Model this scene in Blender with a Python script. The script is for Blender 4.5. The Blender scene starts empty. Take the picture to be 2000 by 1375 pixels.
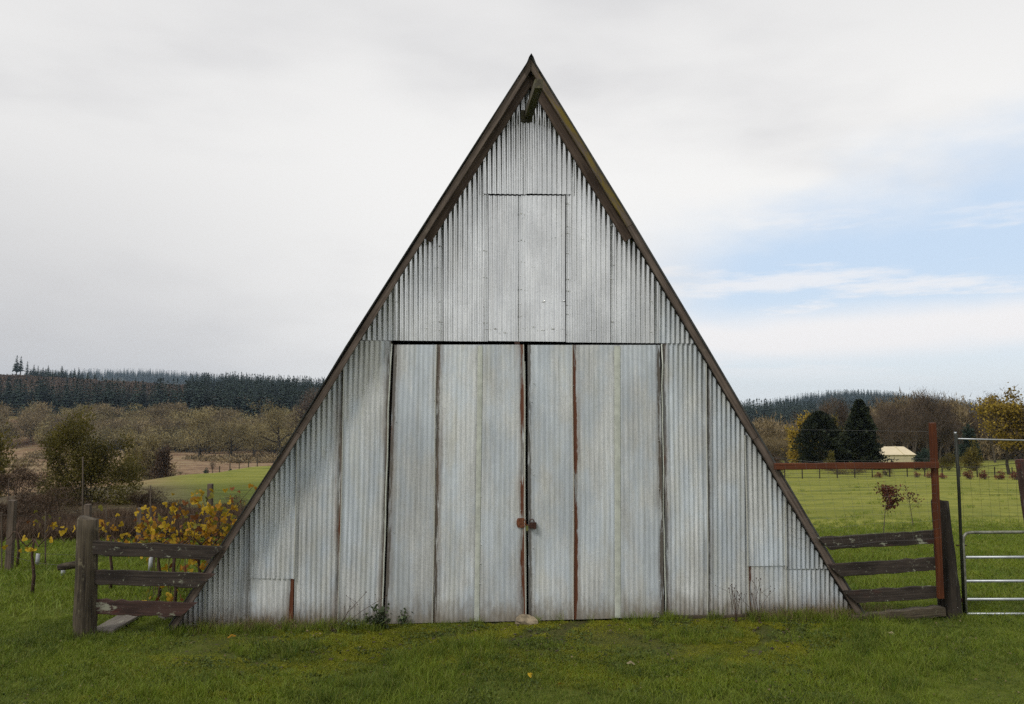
import bpy, math, random
import numpy as np
from mathutils import Vector, Matrix

random.seed(7)
RNG = np.random.default_rng(7)
R = math.radians
sc = bpy.context.scene
COL = sc.collection

# ------------------------------------------------------------------ camera
FPX = 1600.0
PSI, TH, ROLL = R(4.95), R(4.40), R(0.163)
CAM = np.array([-1.22, -11.054, 2.738])
_F = np.array([math.sin(PSI) * math.cos(TH), math.cos(PSI) * math.cos(TH), math.sin(TH)])
_R0 = np.array([math.cos(PSI), -math.sin(PSI), 0.0])
_U0 = np.cross(_R0, _F)
_RT = _R0 * math.cos(ROLL) + _U0 * math.sin(ROLL)
_UP = _U0 * math.cos(ROLL) - _R0 * math.sin(ROLL)
cam_data = bpy.data.cameras.new("camera")
cam_data.sensor_width = 36.0
cam_data.lens = 36.0 * FPX / 2000.0
cam_data.clip_start = 0.1
cam_data.clip_end = 9000.0
cam = bpy.data.objects.new("camera", cam_data)
COL.objects.link(cam)
cam.matrix_world = Matrix(((_RT[0], _UP[0], -_F[0], CAM[0]), (_RT[1], _UP[1], -_F[1], CAM[1]),
                           (_RT[2], _UP[2], -_F[2], CAM[2]), (0, 0, 0, 1)))
sc.camera = cam

# ------------------------------------------------------------------ sun, world, exposure
SUN_EL, SUN_AZ = R(45), R(-130)      # azimuth clockwise from +Y: behind the camera, to the left
sd = np.array([math.sin(SUN_AZ) * math.cos(SUN_EL), math.cos(SUN_AZ) * math.cos(SUN_EL), math.sin(SUN_EL)])
sun_data = bpy.data.lights.new("sun", 'SUN')
sun_data.energy = 1.5
sun_data.angle = R(13)
sun_data.color = (1.0, 0.97, 0.92)
sun = bpy.data.objects.new("sun", sun_data)
COL.objects.link(sun)
sun.rotation_euler = Vector(sd).to_track_quat('Z', 'Y').to_euler()
sun.location = (-20, -40, 40)

world = bpy.data.worlds.new("World")
sc.world = world
world.use_nodes = True


class NT:
    """small helper for node trees"""
    def __init__(self, tree):
        self.t = tree
        tree.nodes.clear()

    def n(self, typ, **kw):
        nd = self.t.nodes.new(typ)
        for k, v in kw.items():
            if k == 'ins':
                for kk, vv in v.items():
                    self.set(nd.inputs[kk], vv)
            else:
                setattr(nd, k, v)
        return nd

    def set(self, sock, v):
        if hasattr(v, 'is_output') or isinstance(v, bpy.types.NodeSocket):
            self.t.links.new(v, sock)
        else:
            sock.default_value = v

    def math(self, op, a, b=None, c=None, clamp=False):
        nd = self.t.nodes.new('ShaderNodeMath')
        nd.operation = op
        nd.use_clamp = clamp
        self.set(nd.inputs[0], a)
        if b is not None:
            self.set(nd.inputs[1], b)
        if c is not None:
            self.set(nd.inputs[2], c)
        return nd.outputs[0]

    def mix(self, fac, a, b, blend='MIX'):
        nd = self.t.nodes.new('ShaderNodeMix')
        nd.data_type = 'RGBA'
        nd.blend_type = blend
        self.set(nd.inputs[0], fac)
        self.set(nd.inputs[6], a if not isinstance(a, tuple) else (*a, 1.0)[:4])
        self.set(nd.inputs[7], b if not isinstance(b, tuple) else (*b, 1.0)[:4])
        return nd.outputs[2]

    def ramp(self, v, lo, hi, a=0.0, b=1.0, smooth=True):
        nd = self.t.nodes.new('ShaderNodeMapRange')
        nd.interpolation_type = 'SMOOTHSTEP' if smooth else 'LINEAR'
        self.set(nd.inputs[0], v)
        self.set(nd.inputs[1], lo)
        self.set(nd.inputs[2], hi)
        self.set(nd.inputs[3], a)
        self.set(nd.inputs[4], b)
        return nd.outputs[0]

    def noise(self, vec, scale=1.0, detail=4.0, rough=0.55, sc3=None, off=None):
        if sc3 is not None or off is not None:
            mp = self.t.nodes.new('ShaderNodeMapping')
            self.set(mp.inputs[0], vec)
            if sc3 is not None:
                self.set(mp.inputs[3], sc3)
            if off is not None:
                self.set(mp.inputs[1], off)
            vec = mp.outputs[0]
        nd = self.t.nodes.new('ShaderNodeTexNoise')
        self.set(nd.inputs['Vector'], vec)
        nd.inputs['Scale'].default_value = scale
        nd.inputs['Detail'].default_value = detail
        nd.inputs['Roughness'].default_value = rough
        return nd.outputs[0]


def build_world():
    w = NT(world.node_tree)
    tc = w.n('ShaderNodeTexCoord')
    d = tc.outputs['Generated']
    sep = w.n('ShaderNodeSeparateXYZ', ins={0: d})
    x, y, z = sep.outputs
    el = w.math('MULTIPLY', w.math('ARCSINE', z), 57.2958)
    az = w.math('MULTIPLY', w.math('ARCTAN2', x, y), 57.2958)
    sky = w.n('ShaderNodeTexSky', sky_type='NISHITA', sun_disc=False, sun_elevation=SUN_EL, sun_rotation=SUN_AZ,
              air_density=1.0, dust_density=1.6, ozone_density=1.0)
    # cloud deck: soft low-contrast overcast
    n1 = w.noise(d, 1.7, 3, 0.45, sc3=(1.0, 1.0, 2.4))
    n2 = w.noise(d, 3.6, 4, 0.5, sc3=(1.0, 1.0, 3.2), off=(3.1, 1.7, 0.4))
    g = w.math('ADD', w.math('MULTIPLY', n1, 0.62), w.math('MULTIPLY', n2, 0.38))
    gray = w.ramp(g, 0.37, 0.60, 0.0, 1.0)
    cloud = w.mix(gray, (5.2, 5.18, 5.27), (7.1, 7.04, 6.94))
    cloud = w.mix(w.ramp(el, 15.0, 34.0, 0.0, 0.65), cloud, (5.25, 5.23, 5.31))
    # the deck thickens to the west (left) low down
    west = w.math('MULTIPLY', w.ramp(az, 6.0, -32.0, 0.0, 1.0), w.ramp(el, 24.0, 2.0, 0.15, 1.0))
    cloud = w.mix(w.math('MULTIPLY', west, 0.85), cloud, (4.4, 4.38, 4.46))
    # clearing low in the north east
    edge = w.math('ADD', 11.6, w.math('MULTIPLY', w.math('MINIMUM', w.math('MAXIMUM', w.math('SUBTRACT', az, 16.5), 0.0), 45.0), 0.33))
    wob = w.math('MULTIPLY', w.math('SUBTRACT', w.noise(d, 3.2, 5, 0.55, sc3=(1, 1, 2.5)), 0.5), 15.0)
    below = w.ramp(w.math('ADD', w.math('SUBTRACT', el, edge), wob), 2.8, -4.6, 0.0, 1.0)
    side = w.ramp(w.math('ADD', az, w.math('MULTIPLY', wob, 1.0)), 9.0, 21.0, 0.0, 1.0)
    side2 = w.ramp(az, 115.0, 80.0, 0.0, 1.0)
    gap = w.math('MULTIPLY', w.math('MULTIPLY', below, side), side2)
    # streaks of cloud inside the clearing
    st = w.noise(d, 4.0, 6, 0.6, sc3=(1.0, 1.0, 7.0), off=(0.75, 0.2, 0.62))
    stm = w.math('MULTIPLY', w.ramp(st, 0.52, 0.66, 0.0, 0.7),
                 w.math('MULTIPLY', w.ramp(el, 1.5, 4.5, 0.0, 1.0), w.ramp(el, 15.0, 9.0, 0.35, 1.0)))
    band = w.math('MULTIPLY', w.ramp(w.math('ADD', el, w.math('MULTIPLY', wob, 0.18)), 3.4, 5.0, 0.0, 1.0),
                  w.ramp(w.math('ADD', el, w.math('MULTIPLY', wob, 0.18)), 7.6, 5.8, 0.0, 0.95))
    veil = w.math('MAXIMUM', stm, band)
    clear = w.mix(w.ramp(el, 0.5, 10.0, 0.0, 1.0), (6.9, 7.2, 7.45), (4.9, 5.95, 7.3))
    clear = w.mix(0.82, sky.outputs[0], clear)
    opening = w.mix(veil, clear, (7.3, 7.1, 7.05))
    col = w.mix(gap, cloud, opening)
    bg = w.n('ShaderNodeBackground', ins={0: col, 1: 0.1})
    w.n('ShaderNodeOutputWorld', ins={0: bg.outputs[0]})


build_world()
sc.view_settings.view_transform = 'Standard'
sc.view_settings.look = 'None'
sc.view_settings.gamma = 1.0
sc.view_settings.use_curve_mapping = False
sc.view_settings.exposure = 0.40
sc.render.engine = 'CYCLES'
sc.cycles.use_denoising = False
sc.cycles.use_adaptive_sampling = False
sc.cycles.max_bounces = 6
sc.cycles.diffuse_bounces = 3
sc.cycles.glossy_bounces = 3
sc.cycles.volume_bounces = 0
sc.cycles.transparent_max_bounces = 6
sc.render.film_transparent = False


# ------------------------------------------------------------------ placing helpers
def ray(px, py):
    return _F + _RT * ((px - 1000.0) / FPX) + _UP * ((687.5 - py) / FPX)


def on_wall(px, py, y=0.0):
    d = ray(px, py)
    return CAM + d * ((y - CAM[1]) / d[1])


def at_depth(px, py, dep):
    return CAM + ray(px, py) * dep


def smooth(a, b, v):
    t = np.clip((v - a) / (b - a), 0, 1)
    return t * t * (3 - 2 * t)


PLY = [-300, 2, 9, 20, 45, 100, 260, 320, 420, 490, 690, 790, 900, 1500, 4000]
PLZ = [0, 0, -.27, -2.0, -4.2, -6.8, -11.4, -11.5, 2.7, 8, 25.5, 27, 27, 27, 28]
PRY = [-300, 2, 47, 94, 200, 400, 600, 800, 4000]
PRZ = [0, 0, -1.64, -3.36, -5.5, -6, -2, 0, 0]


def zt(x, y):
    x = np.asarray(x, float)
    y = np.asarray(y, float)
    far = np.maximum(0, y - 80)
    xc = -26.0 + far * 0.35 - 0.6 * np.maximum(0, 14 - y) * 0
    xc = np.where(y < 30, -26 + (30 - y) * 0.75 * (y > 6) + (y <= 6) * 18, xc)
    wd = 6.5 + 0.1 * far
    s = smooth(-wd, wd, x - xc)
    zl = np.interp(y, PLY, PLZ)
    zr = np.interp(y, PRY, PRZ)
    z = zl * (1 - s) + zr * s
    # left ridge leans up towards the west, drops east
    az = x / np.maximum(y + 11, 20)
    z = z + (1 - s) * smooth(450, 760, y) * ((-0.30 - az) * 42.0 * (az > -0.75) + 18.9 * (az <= -0.75))
    # far blue hills
    z = z + 70 * np.exp(-(((x + 800) / 330) ** 2 + ((y - 2500) / 420) ** 2))
    z = z + 52 * np.exp(-(((x + 1330) / 420) ** 2 + ((y - 2300) / 420) ** 2))
    z = z + 42 * np.exp(-(((x + 380) / 260) ** 2 + ((y - 2300) / 420) ** 2))
    z = z + 34 * np.exp(-(((x - 770) / 165) ** 2 + ((y - 1500) / 260) ** 2))
    # small bumps
    z = z + 0.03 * np.sin(x * 1.7 + 0.6 * y) * np.sin(y * 1.3 - 0.4 * x) * smooth(1, -2, y) \
        + 0.12 * np.sin(x * .31 + 1) * np.sin(y * .27) * smooth(14, 40, y)
    return z


def ground(px, dep):
    """point on the terrain seen in column px at that depth (along the view axis)"""
    d = ray(px, 811)
    p = CAM + d * dep
    p[2] = float(zt(p[0], p[1]))
    return p


def ground_px(px, py):
    """point where the ray through a pixel meets the terrain"""
    d = ray(px, py)
    t = 2.0
    while t < 4000:
        p = CAM + d * t
        if p[2] <= zt(p[0], p[1]):
            break
        t *= 1.004
    p[2] = float(zt(p[0], p[1]))
    return p


def depth_of(p):
    return float(np.dot(np.asarray(p) - CAM, _F))


# ------------------------------------------------------------------ object helpers
def mk_mesh(name, V, F, mats=(), smooth_shade=False, attrs=None, uv=None, midx=None):
    me = bpy.data.meshes.new(name)
    if isinstance(F, np.ndarray):
        V = np.ascontiguousarray(V, np.float32)
        n, k = F.shape
        me.vertices.add(len(V))
        me.vertices.foreach_set('co', V.ravel())
        me.loops.add(n * k)
        me.loops.foreach_set('vertex_index', F.astype(np.int32).ravel())
        me.polygons.add(n)
        me.polygons.foreach_set('loop_start', np.arange(0, n * k, k, dtype=np.int32))
        me.update(calc_edges=True)
    else:
        me.from_pydata([tuple(map(float, v)) for v in V], [], F)
    for m in mats:
        me.materials.append(m)
    if midx is not None:
        me.polygons.foreach_set('material_index', np.asarray(midx, np.int32))
    if smooth_shade:
        me.polygons.foreach_set('use_smooth', np.ones(len(me.polygons), bool))
    if attrs:
        for an, av in attrs.items():
            av = np.asarray(av, np.float32)
            if av.ndim == 1:
                a = me.attributes.new(an, 'FLOAT', 'POINT')
                a.data.foreach_set('value', av)
            else:
                a = me.attributes.new(an, 'FLOAT_COLOR', 'POINT')
                a.data.foreach_set('color', np.c_[av, np.ones(len(av))].astype(np.float32).ravel())
    if uv is not None:
        ul = me.uv_layers.new(name='UVMap')
        li = np.empty(len(me.loops), np.int32)
        me.loops.foreach_get('vertex_index', li)
        ul.data.foreach_set('uv', np.asarray(uv, np.float32)[li].ravel())
    me.update()
    return me


def link(name, me, parent=None, loc=(0, 0, 0), label=None, cat=None, group=None, kind=None, props=None):
    o = bpy.data.objects.new(name, me)
    COL.objects.link(o)
    o.location = loc
    if parent is not None:
        o.parent = parent
    if label:
        o['label'] = label
    if cat:
        o['category'] = cat
    if group:
        o['group'] = group
    if kind:
        o['kind'] = kind
    for k, v in (props or {}).items():
        o[k] = v
    return o


def thing(name, loc, label, cat, group=None):
    return link(name, None, None, loc, label, cat, group)


def copy_thing(src, loc=None, rz=None, scale=None, label=None):
    c = src.copy()
    COL.objects.link(c)
    if loc is not None:
        c.location = loc
    if rz is not None:
        c.rotation_euler = (0, 0, rz)
    if scale is not None:
        c.scale = scale if hasattr(scale, '__len__') else (scale,) * 3
    if label:
        c['label'] = label
    for ch in list(src.children):
        k = ch.copy()
        COL.objects.link(k)
        k.parent = c
        for g in list(ch.children):
            q = g.copy()
            COL.objects.link(q)
            q.parent = k
    return c


class MB:
    """collects simple solids into one mesh"""
    def __init__(self):
        self.V, self.F = [], []

    def add(self, V, F):
        o = len(self.V)
        self.V += [tuple(map(float, v)) for v in V]
        self.F += [tuple(i + o for i in f) for f in F]
        return self

    def box(self, c, s, rot=None):
        c = np.asarray(c, float)
        h = np.asarray(s, float) / 2
        P = np.array([[x, y, z] for x in (-1, 1) for y in (-1, 1) for z in (-1, 1)]) * h
        if rot is not None:
            P = P @ np.array(rot).T
        return self.add(P + c, [(0, 1, 3, 2), (4, 6, 7, 5), (0, 4, 5, 1), (2, 3, 7, 6), (0, 2, 6, 4), (1, 5, 7, 3)])

    def tube(self, pts, rad, n=8, caps=True):
        pts = [np.asarray(p, float) for p in pts]
        if not hasattr(rad, '__len__'):
            rad = [rad] * len(pts)
        V, F = [], []
        prev = None
        for i, p in enumerate(pts):
            a = pts[max(i - 1, 0)]
            b = pts[min(i + 1, len(pts) - 1)]
            t = b - a
            t /= np.linalg.norm(t) + 1e-9
            if prev is None:
                ref = np.array([0, 0, 1.0]) if abs(t[2]) < .9 else np.array([1.0, 0, 0])
                u = np.cross(t, ref)
            else:
                u = prev - t * np.dot(prev, t)
            u /= np.linalg.norm(u) + 1e-9
            prev = u
            v = np.cross(t, u)
            for k in range(n):
                a2 = 2 * math.pi * k / n
                V.append(p + rad[i] * (u * math.cos(a2) + v * math.sin(a2)))
        for i in range(len(pts) - 1):
            for k in range(n):
                k2 = (k + 1) % n
                F.append((i * n + k, i * n + k2, (i + 1) * n + k2, (i + 1) * n + k))
        if caps:
            F.append(tuple(range(n - 1, -1, -1)))
            F.append(tuple(range((len(pts) - 1) * n, len(pts) * n)))
        return self.add(V, F)

    def build(self, name, mat, parent=None, smooth_shade=False, loc=None, **kw):
        V = np.array(self.V)
        off = np.zeros(3)
        if loc is not None:
            off = np.asarray(loc, float)
        me = mk_mesh(name, V - off, self.F, [mat] if mat else [], smooth_shade)
        pl = np.zeros(3) if parent is None else np.array(world_loc(parent))
        return link(name, me, parent, tuple(off - pl), **kw)


def world_loc(o):
    l = np.zeros(3)
    while o is not None:
        l = l + np.array(o.location)
        o = o.parent
    return l


def board(name, p0, p1, w, t, mat, parent=None, up=(0, 0, 1), cut0=0.0, cut1=0.0, wob=0.006, n=10, seed=0, w1=None, taper=0, **kw):
    """sawn timber from p0 to p1 (mid line); w across `up`, t thick; local X runs along the grain"""
    rg = np.random.default_rng(seed + 101)
    p0 = np.asarray(p0, float)
    p1 = np.asarray(p1, float)
    L = np.linalg.norm(p1 - p0)
    ex = (p1 - p0) / L
    up = np.asarray(up, float)
    ey = np.cross(up, ex)
    ey /= np.linalg.norm(ey)
    ez = np.cross(ex, ey)
    if w1 is None:
        w1 = w
    V, F = [], []
    b = min(0.006, t * .2)
    prof = [(-1, -1), (1, -1), (1, 1), (-1, 1)]
    ring = []
    for (sy, sz) in prof:   # chamfered rectangle, 8 points
        ring.append((sy, sz))
    for i in range(n + 1):
        s = i / n
        ww = w + (w1 - w) * s
        hz = ww / 2
        hy = t / 2
        jt = rg.normal(0, wob, 4)
        pts = [(-hy, -hz + b), (-hy + b, -hz), (hy - b, -hz), (hy, -hz + b), (hy, hz - b), (hy - b, hz), (-hy + b, hz), (-hy, hz - b)]
        for j, (yy, zz) in enumerate(pts):
            xx = s * L
            if i == 0:
                xx += cut0 * (zz / hz) * 0.5
            if i == n:
                xx += cut1 * (zz / hz) * 0.5
            zz2 = zz + (jt[0] if zz < 0 else jt[1]) * (0.4 if i in (0, n) else 1)
            yy2 = yy + jt[2] * .4
            V.append((xx, yy2, zz2))
    for i in range(n):
        for j in range(8):
            j2 = (j + 1) % 8
            F.append((i * 8 + j, (i + 1) * 8 + j, (i + 1) * 8 + j2, i * 8 + j2))
    F.append(tuple(range(8)))
    F.append(tuple(n * 8 + j for j in range(7, -1, -1)))
    me = mk_mesh(name, V, F, [mat])
    M = Matrix(((ex[0], ey[0], ez[0], p0[0]), (ex[1], ey[1], ez[1], p0[1]), (ex[2], ey[2], ez[2], p0[2]), (0, 0, 0, 1)))
    o = link(name, me, parent, **kw)
    if parent is not None:
        M = Matrix.Translation(-Vector(world_loc(parent))) @ M
    o.matrix_basis = M
    return o


# ------------------------------------------------------------------ materials
def mat_base(name):
    m = bpy.data.materials.new(name)
    m.use_nodes = True
    return m, NT(m.node_tree)


def finish(w, color, rough=0.8, metallic=0.0, spec=0.3, bump=None, bstr=0.3, bdist=0.01, alpha=None, sss=None):
    p = w.n('ShaderNodeBsdfPrincipled')
    w.set(p.inputs['Base Color'], color if not isinstance(color, tuple) else (*color, 1.0)[:4])
    w.set(p.inputs['Roughness'], rough)
    w.set(p.inputs['Metallic'], metallic)
    p.inputs['Specular IOR Level'].default_value = spec
    if bump is not None:
        b = w.n('ShaderNodeBump', ins={'Height': bump, 'Strength': bstr, 'Distance': bdist})
        w.set(p.inputs['Normal'], b.outputs[0])
    o = w.n('ShaderNodeOutputMaterial', ins={0: p.outputs[0]})
    return p


def obj_attr(w, name):
    a = w.n('ShaderNodeAttribute', attribute_type='OBJECT', attribute_name=name)
    return a.outputs['Fac']


def galvanised():
    m, w = mat_base('galvanised_steel')
    tc = w.n('ShaderNodeTexCoord')
    uv = tc.outputs['UV']
    su = w.n('ShaderNodeSeparateXYZ', ins={0: uv})
    u, v = su.outputs[0], su.outputs[1]
    pos = w.n('ShaderNodeNewGeometry').outputs['Position']
    rnd = w.n('ShaderNodeObjectInfo').outputs['Random']
    offs = w.n('ShaderNodeCombineXYZ', ins={0: w.math('MULTIPLY', rnd, 37.0), 1: w.math('MULTIPLY', rnd, 91.0), 2: 0.0}).outputs[0]
    pv = w.n('ShaderNodeVectorMath', operation='ADD', ins={0: pos, 1: offs}).outputs[0]
    streak = w.noise(pv, 1.0, 5, 0.65, sc3=(75.0, 1.0, 1.1))
    fine = w.noise(pv, 1.0, 3, 0.6, sc3=(150.0, 1.0, 3.0))
    patch = w.noise(pv, 1.0, 4, 0.6, sc3=(2.6, 1.0, 1.1))
    patch2 = w.noise(pv, 1.0, 4, 0.6, sc3=(5.0, 1.0, 0.7), off=(11, 3, 5))
    vor = w.n('ShaderNodeTexVoronoi', feature='F1', ins={'Vector': pv, 'Scale': 85.0})
    sp = w.n('ShaderNodeSeparateColor', ins={0: vor.outputs['Color']}).outputs[0]
    tone = w.math('ADD', w.math('MULTIPLY', streak, 0.55), w.math('ADD', w.math('MULTIPLY', fine, 0.33), w.math('MULTIPLY', sp, 0.12)))
    col = w.mix(w.ramp(tone, 0.30, 0.72), (0.43, 0.445, 0.44), (0.74, 0.75, 0.74))
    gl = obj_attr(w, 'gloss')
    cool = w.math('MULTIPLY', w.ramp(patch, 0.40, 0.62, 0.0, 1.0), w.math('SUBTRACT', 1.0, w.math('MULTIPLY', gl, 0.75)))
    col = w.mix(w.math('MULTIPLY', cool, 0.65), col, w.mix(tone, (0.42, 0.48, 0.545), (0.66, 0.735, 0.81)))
    warm = w.ramp(patch2, 0.50, 0.72, 0.0, 0.42)
    col = w.mix(warm, col, w.mix(tone, (0.40, 0.40, 0.34), (0.66, 0.65, 0.57)))
    col = w.mix(1.0, col, w.n('ShaderNodeCombineXYZ', ins={k: w.ramp(rnd, 0.0, 1.0, 0.90, 1.06, False) for k in range(3)}).outputs[0], 'MULTIPLY')
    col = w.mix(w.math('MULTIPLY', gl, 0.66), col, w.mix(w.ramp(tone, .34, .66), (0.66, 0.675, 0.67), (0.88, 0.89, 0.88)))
    # dark rain streaks
    run = w.noise(pv, 1.0, 4, 0.65, sc3=(30.0, 1.0, 0.5), off=(7, 1, 3))
    col = w.mix(w.math('MULTIPLY', w.ramp(run, 0.55, 0.74, 0.0, 0.48), w.math('SUBTRACT', 1.0, w.math('MULTIPLY', gl, 0.6))), col, (0.20, 0.20, 0.175))
    blot = w.noise(pv, 1.0, 5, 0.6, sc3=(1.7, 1.0, 0.8), off=(21, 4, 9))
    col = w.mix(1.0, col, w.n('ShaderNodeCombineXYZ', ins={k: w.ramp(blot, 0.34, 0.66, 0.84, 1.08) for k in range(3)}).outputs[0], 'MULTIPLY')
    # splash dirt along the foot of the wall
    nb = w.noise(pv, 1.0, 5, 0.65, sc3=(16.0, 1.0, 5.0))
    foot = w.ramp(w.math('ADD', v, w.math('MULTIPLY', w.math('SUBTRACT', nb, 0.5), 0.5)), 0.40, 0.0, 0.0, 0.85)
    col = w.mix(foot, col, (0.215, 0.18, 0.135))
    # seams: dirt and rust, ragged along the height
    wd = obj_attr(w, 'w')
    n_dirt = w.noise(pv, 1.0, 6, 0.7, sc3=(26.0, 1.0, 2.0), off=(3, 0, 7))
    n_rust = w.noise(pv, 1.0, 5, 0.6, sc3=(9.0, 1.0, 1.0), off=(9, 0, 2))
    n_edge = w.noise(pv, 1.0, 5, 0.75, sc3=(30.0, 1.0, 9.0), off=(1, 0, 4))
    for side in ('l', 'r'):
        e = u if side == 'l' else w.math('SUBTRACT', wd, u)
        da = obj_attr(w, 'dirt_' + side)
        ra = obj_attr(w, 'rust_' + side)
        ew = w.math('ADD', e, w.math('MULTIPLY', w.math('SUBTRACT', n_edge, 0.5), 0.05))
        soft = w.math('MULTIPLY', w.ramp(ew, 0.11, 0.012, 0.0, 1.0), w.ramp(n_dirt, 0.36, 0.58, 0.25, 1.0))
        hard = w.math('MULTIPLY', w.ramp(ew, 0.056, 0.036, 0.0, 1.0), w.ramp(n_dirt, 0.38, 0.48, 0.0, 0.92))
        dm = w.math('MULTIPLY', w.math('MAXIMUM', w.math('MULTIPLY', soft, 0.55), hard), da, clamp=True)
        col = w.mix(dm, col, w.mix(n_dirt, (0.035, 0.034, 0.026), (0.095, 0.075, 0.055)))
        thr = w.math('SUBTRACT', 0.78, w.math('MULTIPLY', ra, 0.42))
        er = w.math('ADD', ew, w.math('MULTIPLY', w.math('SUBTRACT', n_rust, 0.5), -0.14))
        rm = w.math('MULTIPLY', w.ramp(n_rust, thr, w.math('ADD', thr, 0.05)), w.ramp(er, 0.046, 0.034, 0.0, 1.0))
        rm = w.math('MULTIPLY', rm, w.ramp(ra, 0.0, 0.08), clamp=True)
        halo = w.math('MULTIPLY', w.math('MULTIPLY', w.ramp(er, 0.13, 0.03), w.ramp(ra, 0.0, 0.5)), w.ramp(n_rust, 0.38, 0.60, 0.0, 0.5))
        col = w.mix(halo, col, (0.17, 0.105, 0.065))
        col = w.mix(rm, col, w.mix(n_edge, (0.070, 0.023, 0.012), (0.175, 0.060, 0.027)))
    inner = w.math('MINIMUM', u, w.math('SUBTRACT', wd, u))
    col = w.mix(w.ramp(inner, 0.001, -0.003, 0.0, 0.85), col, (0.52, 0.52, 0.46))
    rough = w.math('ADD', w.ramp(gl, 0.0, 1.0, 0.48, 0.22, False), w.math('MULTIPLY', w.math('SUBTRACT', streak, 0.5), 0.30))
    metal = w.ramp(gl, 0.0, 1.0, 0.30, 0.85, False)
    finish(w, col, rough, metal, 0.4, bump=w.noise(pv, 1.0, 3, 0.5, sc3=(7.0, 1.0, 3.0)), bstr=0.25, bdist=0.012)
    return m


def wood(name, c0, c1, lichen=0.0, lcol=(0.34, 0.35, 0.26), paint=0.0, moss=0.0, mosscol=(0.16, 0.14, 0.03), rough=0.85, grain=1.0):
    m, w = mat_base(name)
    tc = w.n('ShaderNodeTexCoord')
    o = tc.outputs['Object']
    rnd = w.n('ShaderNodeObjectInfo').outputs['Random']
    offs = w.n('ShaderNodeCombineXYZ', ins={0: w.math('MULTIPLY', rnd, 31.0), 1: w.math('MULTIPLY', rnd, 17.0), 2: w.math('MULTIPLY', rnd, 53.0)}).outputs[0]
    pv = w.n('ShaderNodeVectorMath', operation='ADD', ins={0: o, 1: offs}).outputs[0]
    g = w.noise(pv, 1.0, 6, 0.65, sc3=(1.6 * grain, 45.0, 45.0))
    p = w.noise(pv, 1.0, 4, 0.6, sc3=(2.5, 5.0, 5.0))
    t = w.math('ADD', w.math('MULTIPLY', g, 0.65), w.math('MULTIPLY', p, 0.35))
    col = w.mix(w.ramp(t, 0.33, 0.66), c0, c1)
    if paint:
        n = w.noise(pv, 1.0, 4, 0.65, sc3=(1.1, 4.0, 4.0), off=(5, 2, 1))
        col = w.mix(w.ramp(n, 0.56, 0.68, 0.0, paint), col, (0.12, 0.032, 0.024))
    if moss:
        n = w.noise(pv, 1.0, 5, 0.65, sc3=(2.0, 9.0, 9.0), off=(2, 8, 1))
        col = w.mix(w.ramp(n, 0.46, 0.60, 0.0, moss), col, mosscol)
    if lichen:
        n = w.noise(pv, 1.0, 6, 0.72, sc3=(4.5, 9.0, 9.0), off=(1, 4, 8))
        n2 = w.noise(pv, 22.0, 3, 0.7)
        big = w.ramp(n, 0.585, 0.64, 0.0, lichen)
        spk = w.ramp(n2, 0.66, 0.71, 0.0, lichen * .8)
        col = w.mix(w.math('MAXIMUM', big, spk), col, lcol)
    finish(w, col, rough, 0.0, 0.25, bump=g, bstr=0.5, bdist=0.006)
    return m


def simple(name, c, rough=0.7, metallic=0.0, var=0.12, scale=12.0, spec=0.3):
    m, w = mat_base(name)
    pos = w.n('ShaderNodeTexCoord').outputs['Object']
    n = w.noise(pos, scale, 4, 0.6)
    a = tuple(x * (1 - var) for x in c)
    b = tuple(x * (1 + var) for x in c)
    finish(w, w.mix(w.ramp(n, 0.3, 0.7), a, b), rough, metallic, spec)
    return m


def foliage(name, dark, light, trans=0.25, rough=0.7, dist_var=True):
    m, w = mat_base(name)
    a = w.n('ShaderNodeAttribute', attribute_name='tone').outputs['Fac']
    rnd = w.n('ShaderNodeObjectInfo').outputs['Random']
    col = w.mix(a, dark, light)
    col = w.mix(1.0, col, w.n('ShaderNodeCombineXYZ', ins={k: w.ramp(rnd, 0, 1, 0.70, 1.22, False) for k in range(3)}).outputs[0], 'MULTIPLY')
    d = w.n('ShaderNodeBsdfPrincipled')
    w.set(d.inputs['Base Color'], col)
    d.inputs['Roughness'].default_value = rough
    d.inputs['Specular IOR Level'].default_value = 0.2
    t = w.n('ShaderNodeBsdfTranslucent', ins={0: col})
    mx = w.n('ShaderNodeMixShader', ins={0: trans, 1: d.outputs[0], 2: t.outputs[0]})
    w.n('ShaderNodeOutputMaterial', ins={0: mx.outputs[0]})
    return m


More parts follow.
